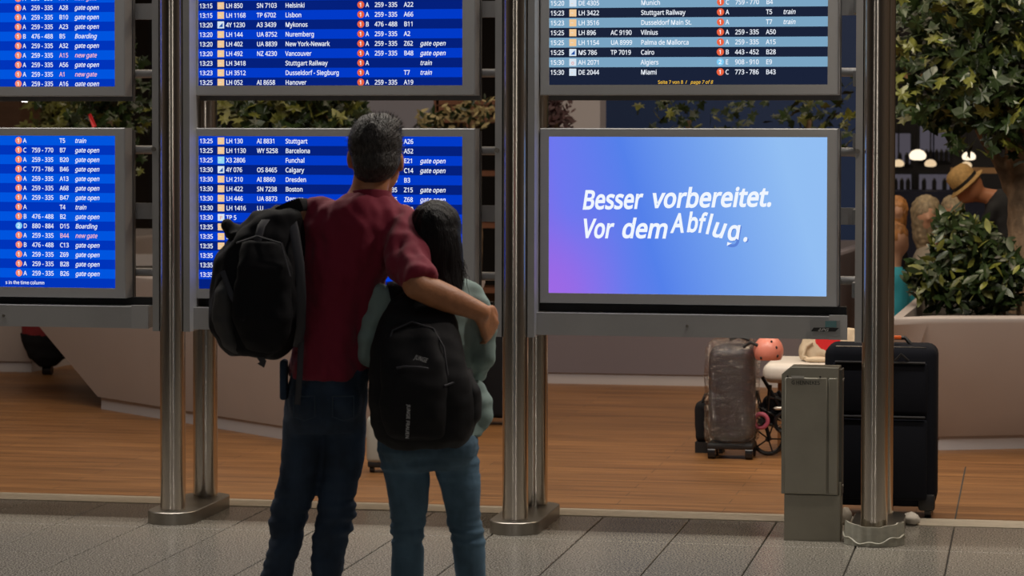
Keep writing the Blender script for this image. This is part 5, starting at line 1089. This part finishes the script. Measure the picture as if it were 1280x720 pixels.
for lg in JL:
    pts = [P(x, y, d) for x, y, d, r in lg]; b.tube(pts, [R_(r) for *_, r in lg], 20); b.ball(pts[0], R_(27), 16)
b.blob('jeans', M_jean, man, .0075, 4, wr_jean)
for (x0_, y0_, x1_, y1_) in ((372, 490, 398, 520), (420, 490, 446, 520)):
    c = P((x0_+x1_)/2, (y0_+y1_)/2, -.137); hw, hh = R_(x1_-x0_)/2, R_(y1_-y0_)/2
    MB().tube([c-RX*hw+ZX*hh, c-RX*hw-ZX*hh*.7, c-ZX*hh-DX*.002, c+RX*hw-ZX*hh*.7, c+RX*hw+ZX*hh, c-RX*hw+ZX*hh], .0022, 6, True).build('pocket_seam', M_seam, man)
c = P(356, 474, -.02); MB().rbox(c, (.022, .06, .12), .008, 2, Matrix.Rotation(YAW, 4, 'Z')).build('side_pouch', M_jean, man)
for x, y, d in ((322, 852, .03), (396, 856, 0)):
    c = P(x, y, d+.05); c.z = .045
    b = MB(); b.ball(c, (.047, .135, .045), 18); b.ball(c-DX*.06+ZX*.02, (.042, .065, .05), 16)
    sh = b.blob('shoe', M_shoe, man, .008, 3)
    for v in sh.data.vertices: v.co.z = max(v.co.z, .012)
    b = MB().loft([(Vector((c.x, c.y, .001)), .046, .135, 2.4), (Vector((c.x, c.y, .018)), .048, .138, 2.4)], 28); b.build('sole', M_sole, sh)

# ---- man's backpack
bag = empty('backpack', P(325, 446, -.1), 'bulky black backpack with grey side panel hanging from the man\'s left shoulder', 'backpack')
dd = -.08
def wr_bag(p): return fold(p, 9, 13, .015)+fold(p, 26, 30, .006, 8)
b = MB()
b.loft([(P(356, 257, dd+.03), R_(14), .05, 2.3), (P(350, 268, dd), R_(30), .08, 2.3), (P(338, 290, dd), R_(44), .11, 2.5), (P(328, 320, dd), R_(54), .13, 2.6), (P(324, 355, dd), R_(58), .14, 2.6), (P(324, 390, dd), R_(58), .14, 2.6),
        (P(324, 415, dd), R_(54), .13, 2.6), (P(325, 432, dd), R_(44), .12, 2.5), (P(322, 444, dd), R_(26), .09, 2.3)], 36)
b.blob('main_bag', M_blackf, bag, .009, 4, wr_bag)
b = MB(); b.loft([(P(336, 300, dd-.12), R_(26), .03, 2.6), (P(338, 330, dd-.14), R_(34), .05, 2.8), (P(338, 390, dd-.14), R_(36), .055, 2.8), (P(336, 420, dd-.12), R_(30), .045, 2.8), (P(334, 432, dd-.1), R_(22), .03, 2.8)], 28)
b.blob('front_pocket', M_blackf, bag, .009, 4, wr_bag)
M_gp = mat('charcoal_panel', (.055, .055, .058), .85, bump=.15, bscale=400)
b = MB(); b.loft([(P(293, 338, dd-.085), R_(6), .03), (P(290, 360, dd-.095), R_(13), .05), (P(289, 395, dd-.095), R_(15), .055), (P(298, 425, dd-.085), R_(13), .045), (P(306, 440, dd-.06), R_(7), .03)], 20)
b.blob('side_panel', M_gp, bag, .007, 3, wr_bag)
b = MB(); b.ball(P(296, 291, dd), (R_(14), .06, R_(11)), 16); b.ball(P(287, 282, dd), (R_(8), .03, R_(9)), 12)
b.blob('rolled_top', M_blackf, bag, .006, 2, wr_bag)
M_str = mat('strap_webbing', (.045, .045, .055), .6)
def strap(name, pts, w_, m=M_str, parent=bag, th=.18):
    return MB().tube(pts, w_, 10, True, th, side=RX).build(name, m, parent)
strap('shoulder_strap', [P(366, 262, -.115), P(374, 290, -.165), P(381, 325, -.20), P(384, 365, -.21), P(382, 405, -.18), P(376, 430, -.12)], [.014]*6)
strap('shoulder_strap', [P(345, 262, -.12), P(334, 280, -.19), P(330, 300, -.22), P(331, 322, -.225)], [.012]*4)
strap('top_loop', [P(350, 266, -.10), P(364, 260, -.10), P(378, 255, -.08), P(386, 256, .0), P(386, 268, .10)], [.018, .020, .021, .020, .018], M_blackf, th=.25)
strap('compression_strap', [P(287, 335, dd-.12), P(300, 365, dd-.155), P(318, 392, dd-.19)], [.008]*3)
strap('strap_tail', [P(331, 438, dd-.1), P(336, 446, dd-.1), P(333, 451, dd-.1)], [.010, .010, .012])
strap('hanging_strap', [P(381, 420, -.13), P(380, 460, -.15), P(377, 500, -.15)], [.009]*3)
MB().tube([P(306, 300, dd-.17), P(330, 292, dd-.14), P(360, 300, dd-.17), P(372, 340, dd-.19)], .003, 6).build('zipper', M_str, bag)

# ---- woman
s, P = person_tools(8.1)
R_ = lambda px: px*s
wom = empty('person', P(545, 300), 'small woman with long black hair, teal jacket and blue jeans, seen from behind', 'person'); wom.location.z = 0; ROOT[wom] = wom.location.copy()
b = MB()
b.ball(P(545, 286, .01), (R_(28), .088, R_(34)), 22); b.ball(P(547, 306, .05), (R_(20), .055, R_(26)), 18); b.ball(P(548, 302, .105), (.010, .016, .013), 10); b.ball(P(548, 315, .098), (.018, .008, .006), 8)
b.ball(P(518, 297, .01), (.008, .015, .025), 10); b.ball(P(573, 297, .01), (.008, .015, .025), 10)
b.limb([P(545, 315, 0), P(541, 345, 0)], [R_(18), R_(20)], 16)
b.loft([(P(540, 345), R_(30), .06), (P(536, 362), R_(48), .08), (P(532, 400), R_(46), .09), (P(530, 450), R_(40), .085), (P(533, 500), R_(44), .09), (P(537, 550), R_(46), .10), (P(538, 570), R_(28), .07)])
LS, LE, LW = P(480, 374, 0), P(464, 440, -.01), P(476, 470, .15)
RS, RE, RW = P(590, 374, 0), P(602, 440, -.01), P(590, 478, .16)
for a_, e_, w_ in ((LS, LE, LW), (RS, RE, RW)): b.limb([a_, e_, w_], [.040, .035, .024], 14)
hand(b, LW, (RX*.6+DX*.8+ZX*-.1), DX*-1+RX*.6, .3, 1, .85); hand(b, RW, (-RX*.5+DX*.8-ZX*.3), DX*-1-RX*.6, .3, -1, .85)
LEGW = ([(505, 575, 0, 27), (508, 625, 0, 22), (509, 668, 0, 19), (509, 720, 0, 17.5), (508, 790, .0, 13), (507, 842, 0, 12)],
        [(571, 575, 0, 27), (578, 625, 0, 21), (585, 668, 0, 18), (591, 720, 0, 16.5), (597, 790, .0, 13), (600, 842, 0, 12)])
for lg in LEGW: b.limb([P(x, y, d) for x, y, d, r in lg], [R_(r)*.80 for *_, r in lg], 14)
b.blob('body', M_skin2, wom, .0075, 4)
for ex in (537, 560): MB().ball(P(ex, 296, .093), .010, 10).build('eye', M_eye, wom)
b = MB()
b.ball(P(544, 284, -.004), (R_(33), .100, R_(34.5)), 26); b.ball(P(545, 300, -.03), (R_(32.5), .08, R_(36)), 20)
b.loft([(P(546, 285, -.02), R_(30), .085), (P(548, 310, -.03), R_(31), .082), (P(550, 335, -.045), R_(29.5), .062), (P(552, 360, -.07), R_(27), .045), (P(551, 385, -.075), R_(20), .030), (P(549, 398, -.075), R_(10), .015)], 28)
b.blob('hair', M_hairb, wom, .006, 4, lambda p: .004*noise.noise(Vector((p.x*70, p.y*70, p.z*8))))
b = MB()
for k in range(260):
    x = random.uniform(520, 582); y = random.uniform(318, 345); p = P(x, y, -.06+random.uniform(-.02, .03)); q = p+RX*random.uniform(-.012, .02)+ZX*-random.uniform(.03, .09)-DX*.012
    m_ = (p+q)/2+RX*random.uniform(-.01, .01); b.add([p-RX*.0007, p+RX*.0007, m_+RX*.0007, m_-RX*.0007, q], [(0, 1, 2, 3), (3, 2, 4)])
tag(b.build('hair_strands', M_hairb, wom, fix=False), kind='stuff')
def wr_jack(p): return fold(p, 9, 14, .010)+fold(p, 30, 16, .008, 4)
b = MB()
b.loft([(P(542, 338), R_(22), .06), (P(541, 347), R_(32), .07), (P(538, 356), R_(52), .085), (P(535, 370), R_(62), .10), (P(533, 400), R_(60), .108), (P(532, 450), R_(58), .108), (P(533, 495), R_(60), .115), (P(536, 530), R_(66), .13), (P(537, 545), R_(66), .13)], 32)
b.limb([LS, LE.lerp(LS, .5)-RX*.010, LE, LE.lerp(LW, .8)], [R_(21), R_(21), R_(18), R_(14)], 18)
b.limb([RS, RE.lerp(RS, .5)+RX*.006, RE, RE.lerp(RW, .8)], [R_(20), R_(21), R_(19), R_(15)], 18)
b.ball(P(597, 510, .03), (R_(20), .07, R_(33)), 16); b.ball(P(598, 400, .0), (R_(22), .06, R_(26)), 16)
b.blob('jacket', M_teal, wom, .0075, 4, wr_jack)
def wr_jean2(p):
    kn = math.exp(-((p.z-.445)/.045)**2); bt = math.exp(-((p.z-.66)/.05)**2)
    return fold(p, 8, 16, .005)+fold(p, 62, 8, .011*kn+.006*bt+.001, 3)
b = MB()
b.loft([(P(534, 500), R_(54), .11), (P(535, 530), R_(60), .125), (P(536, 560), R_(64), .13), (P(538, 585), R_(60), .11)], 32)
b.ball(P(508, 556, -.045), (R_(32), .09, R_(28)), 16); b.ball(P(567, 556, -.045), (R_(32), .09, R_(28)), 16)
JW = ([(507, 572, 0, 31), (511, 605, 0, 28), (512, 640, 0, 23.5), (509, 665, 0, 20.5), (510, 690, 0, 20), (510, 722, 0, 20), (509, 780, 0, 17), (508, 838, 0, 15)],
      [(569, 572, 0, 31), (576, 605, 0, 26), (580, 640, 0, 22), (584, 665, 0, 20), (587, 690, 0, 20), (590, 722, 0, 18.5), (596, 780, 0, 17), (600, 838, 0, 15)])
for lg in JW:
    pts = [P(x, y, d) for x, y, d, r in lg]; b.tube(pts, [R_(r) for *_, r in lg], 20); b.ball(pts[0], R_(30), 16)
b.blob('jeans', M_jean2, wom, .0065, 3, wr_jean2)
for x, y in ((507, 852), (601, 856)):
    c = P(x, y, .05); c.z = .04
    b = MB(); b.ball(c, (.040, .115, .040), 18); b.ball(c-DX*.05+ZX*.015, (.036, .055, .045), 16)
    sh = b.blob('shoe', M_sole, wom, .008, 3)
    for v in sh.data.vertices: v.co.z = max(v.co.z, .012)
    MB().loft([(Vector((c.x, c.y, .001)), .040, .115, 2.4), (Vector((c.x, c.y, .016)), .042, .118, 2.4)], 28).build('sole', M_sole, sh)
# ---- woman's backpack
bp = empty('backpack', P(530, 553, -.2), 'black school-style backpack with small white lettering on the woman\'s back', 'backpack')
M_bp = mat('black_backpack_fabric', (.009, .009, .011), .75, spec=.3, bump=.12, bscale=500)
def wr_bp(p): return fold(p, 7, 12, .009)+fold(p, 26, 18, .005, 9)
b = MB(); e = 2.6
b.loft([(P(528, 363, -.10), R_(22), .03, e), (P(527, 372, -.115), R_(36), .045, e), (P(525, 392, -.15), R_(46), .065, e), (P(524, 425, -.185), R_(56), .09, e), (P(526, 460, -.20), R_(62), .105, e), (P(530, 495, -.20), R_(66), .11, e),
        (P(532, 522, -.195), R_(65), .105, e), (P(532, 540, -.19), R_(58), .095, e), (P(533, 551, -.18), R_(40), .07, e)], 36)
b.blob('main_compartment', M_bp, bp, .0085, 4, wr_bp)
b = MB(); b.loft([(P(519, 398, -.215), R_(20), .02, e), (P(519, 412, -.245), R_(33), .035, e), (P(521, 440, -.275), R_(40), .04, e), (P(522, 470, -.29), R_(42), .045, e), (P(523, 510, -.29), R_(42), .045, e), (P(524, 532, -.275), R_(36), .035, e), (P(524, 540, -.25), R_(24), .025, e)], 32)
fp = b.blob('front_pocket', M_bp, bp, .008, 4, wr_bp)
b = MB(); b.loft([(P(584, 455, -.16), R_(8), .05), (P(589, 480, -.17), R_(14), .07), (P(590, 515, -.17), R_(14), .07), (P(582, 538, -.16), R_(8), .05)], 20)
b.blob('side_pocket', M_bp, bp, .008, 3, wr_bp)
MB().tube([P(502, 448, -.335), P(512, 446, -.338), P(530, 447, -.335), P(540, 449, -.328)], .0035, 6).build('zipper', M_str, bp)
MB().tube([P(486, 470, -.30), P(488, 430, -.285), P(496, 405, -.262), P(519, 395, -.245), P(545, 403, -.255), P(558, 425, -.275), P(564, 465, -.29)], .003, 6).build('pocket_zipper', M_str, bp)
MB().tube([P(559, 470, -.315), P(575, 466, -.27), P(585, 461, -.235)], .003, 6).build('side_strap', M_str, bp)
M_let = mat('white_print', (.75, .75, .76), .6)
def cam_text(mb, txt, P0, size, rot, width, shear=.0, bold=.02):
    vs, fs = text_data(txt, shear, bold); w_ = max(v.x for v in vs)-min(v.x for v in vs); sx = width/w_
    ca, sa = math.cos(rot), math.sin(rot)
    mb.add([P0+RX*(v.x*sx*ca-v.y*size*sa)+ZX*(v.x*sx*sa+v.y*size*ca) for v in vs], fs)
q = MB(); cam_text(q, 'JUNGE', P(523, 436.5, -.345), .022, -.30, R_(17), .25, .012); tag(q.build('white_lettering', M_let, bp, fix=False), 'small white lettering above the zip')
q = MB(); cam_text(q, 'JUNGE FRAUEN', P(515, 491, -.352), .0165, -PI/2-.05, R_(41), 0, .012); tag(q.build('white_lettering', M_let, bp, fix=False), 'white lettering running down the pocket')
for x in (492, 494): MB().tube([P(x, 478+(x-492)*4, -.312), P(x, 484+(x-492)*4, -.312)], .003, 6).build('zip_pull', M_let, bp)
for sx in (500, 556):
    strap('shoulder_strap', [P(sx, 372, -.12), P(sx+(-4 if sx < 530 else 8), 358, -.07), P(sx+(-8 if sx < 530 else 12), 354, .03), P(sx+(-8 if sx < 530 else 12), 380, .12), P(sx+(-14 if sx < 530 else 14), 430, .13), P(sx+(-30 if sx < 530 else 26), 480, .02)], [.022]*6, M_bp, bp, .2)
MB().tube([P(520, 366, -.12), P(522, 357, -.125), P(536, 357, -.125), P(538, 366, -.12)], .006, 8).build('top_handle', M_bp, bp)

# ---- people in the background cafe
def small_person(label, px_head, py_head, d0, hr, height_z, hair_m, top_m, leg_m, lean=0, skin=M_skin2, hat=None, face=0.0, long_hair=False, drop=.30, hs=1):
    """simple standing or bowed figure; head centre given, feet on the floor"""
    hc = atD(px_head, py_head, d0); k = hr/.115; sx_ = lean
    t = empty('person', (hc.x+sx_*RX.x*.6, hc.y+sx_*RX.y*.6, 0), label, 'person')
    o = hc+RX*sx_-ZX*(drop*k)                # neck/shoulder point
    hip = Vector((hc.x, hc.y, 0))+RX*sx_*1.35+ZX*max(.25, (o.z-.50*k)); sh = o
    b = MB(); b.ball(hc, (hr*.80, hr*.9, hr), 16); b.ball(hc+RX*(-face*.6*hr)-ZX*hr*.35+DX*(.0 if face else -.2*hr), (hr*.6, hr*.62, hr*.7), 14)
    b.ball(hc+RX*(-face*1.0*hr)-ZX*hr*.15-DX*(0 if face else .9*hr), (.018*k, .018*k, .02*k), 8)
    b.limb([hc-ZX*hr*.4, sh+ZX*.05*k], [.055*k, .06*k], 12)
    b.limb([sh, (sh+hip)/2, hip], [.11*k, .11*k, .10*k], 14)
    arms = []
    for sgn in (-1, 1):
        a0 = sh+DX*sgn*.08*k+RX*sgn*.08*k-ZX*.02; a1 = a0-ZX*.24*k+RX*sgn*.05-RX*face*.08; a2 = a1-ZX*.10*k-RX*(face*.2)-DX*.12*k
        arms.append((a0, a1, a2)); b.limb([a0, a1, a2], [.045*k, .036*k, .026*k], 10)
        hand(b, a2, (a2-a1), DX, .4, sgn, .8*k)
        l0 = hip+RX*sgn*.07*k; l2 = Vector((l0.x+sgn*.02, l0.y, .06)); l1 = (l0+l2)/2-DX*.03
        b.limb([l0, l1, l2], [.075*k, .055*k, .04*k], 12)
    b.blob('body', skin, t, .014, 2)
    b = MB(); b.limb([sh+ZX*.0, (sh+hip)/2, hip], [.125*k, .125*k, .115*k], 14)
    for a0, a1, a2 in arms: b.limb([a0, a0.lerp(a1, .8)], [.056*k, .048*k], 10)
    b.blob('shirt', top_m, t, .014, 2, lambda p: .006*noise.noise(p*14))
    b = MB(); b.ball(hip, (.125*k, .11*k, .10*k), 14)
    for sgn in (-1, 1):
        l0 = hip+RX*sgn*.07*k; l2 = Vector((l0.x+sgn*.02, l0.y, .10)); b.limb([l0, (l0+l2)/2-DX*.03, l2], [.088*k, .066*k, .05*k], 12)
    b.blob('trousers', leg_m, t, .014, 2)
    for sgn in (-1, 1):
        l0 = hip+RX*sgn*.07*k; MB().ball((l0.x+sgn*.02, l0.y-.04, .035), (.04*k, .09*k, .034), 12).build('shoe', M_shoe, t)
    if hair_m is not None:
        b = MB(); b.ball(hc+ZX*.02*k+RX*face*.22*hr+DX*.1*hr, (hr*.88, hr*.98, hr*.98), 16)
        if long_hair: b.loft([(hc+RX*face*.3*hr, hr*.85, hr*.85), (hc-ZX*hr*1.3+RX*face*.3*hr, hr*.75, hr*.6), (hc-ZX*hr*2.0+RX*face*.3*hr, hr*.45, hr*.35)])
        b.blob('hair', hair_m, t, .010, 2, lambda p: .008*noise.noise(p*40))
    return t, hc, sh
M_blond = mat('strawberry_blond_hair', (.50, .22, .07), .5, var=.5, vscale=(40, 40, 20))
M_beigeh = mat('greying_beige_hair', (.38, .29, .18), .6, var=.5, vscale=(40, 40, 20))
M_dark = mat('dark_navy_cloth', (.014, .016, .035), .8); M_blk = mat('black_tshirt', (.012, .013, .016), .8)
M_cyanc = mat('cyan_tshirt', (.03, .35, .45), .7); M_yelc = mat('mustard_shirt', (.42, .28, .06), .8); M_greyh = mat('grey_beige_hood', (.30, .26, .21), .8)
M_straw = mat('straw', (.58, .36, .13), .7, var=.25, vscale=(50, 50, 50), bump=.4, bscale=160)
t, hc, sh = small_person('man in straw hat and black t-shirt bowing his head behind the bush', 1213, 233, 17.2, .10, 0, None, M_blk, M_dark, lean=.20, skin=mat('warm_skin', (.52, .22, .11), .5), face=.55, drop=.13)
Mx = Matrix.Translation(hc+RX*-.045+ZX*.045) @ Matrix.Rotation(YAW, 4, 'Z') @ Matrix.Rotation(-.75, 4, 'Y') @ Matrix.Scale(.86, 4)
def hatpart(prof, name, m):
    b = MB().lathe((0, 0, 0), prof, 28, 1.1); b.v = [tuple(Mx @ Vector(v)) for v in b.v]; return b.build(name, m, t)
hatpart([(.105, -.03), (.105, .03), (.10, .07), (.075, .10), (.03, .112), (.004, .113)], 'straw_hat_crown', M_straw)
hatpart([(.108, -.030), (.150, -.042), (.152, -.036), (.106, -.020)], 'straw_hat_brim', M_straw)
hatpart([(.1065, -.026), (.1085, -.026), (.1085, .004), (.1065, .004)], 'hat_band', M_black)
small_person('blond child in cyan top half hidden by the right post', 1120, 298, 16.2, .095, 0, M_blond, M_cyanc, M_dark, lean=-.02, skin=M_skin2, face=-.4)
small_person('taller red-blond child\'s head above the cyan-topped child, beside the right post', 1121, 262, 17.6, .085, 0, M_blond, M_dark, M_dark, lean=-.03, face=0, long_hair=True)
small_person('person with greying brown hair bowed low, left of the bush', 1158, 268, 17.4, .115, 0, M_beigeh, M_greyh, M_dark, lean=.03, face=.0, long_hair=True)
small_person('child in mustard top just left of the straw-hatted man', 1190, 262, 17.8, .090, 0, M_beigeh, M_yelc, M_dark, lean=0, face=.3)
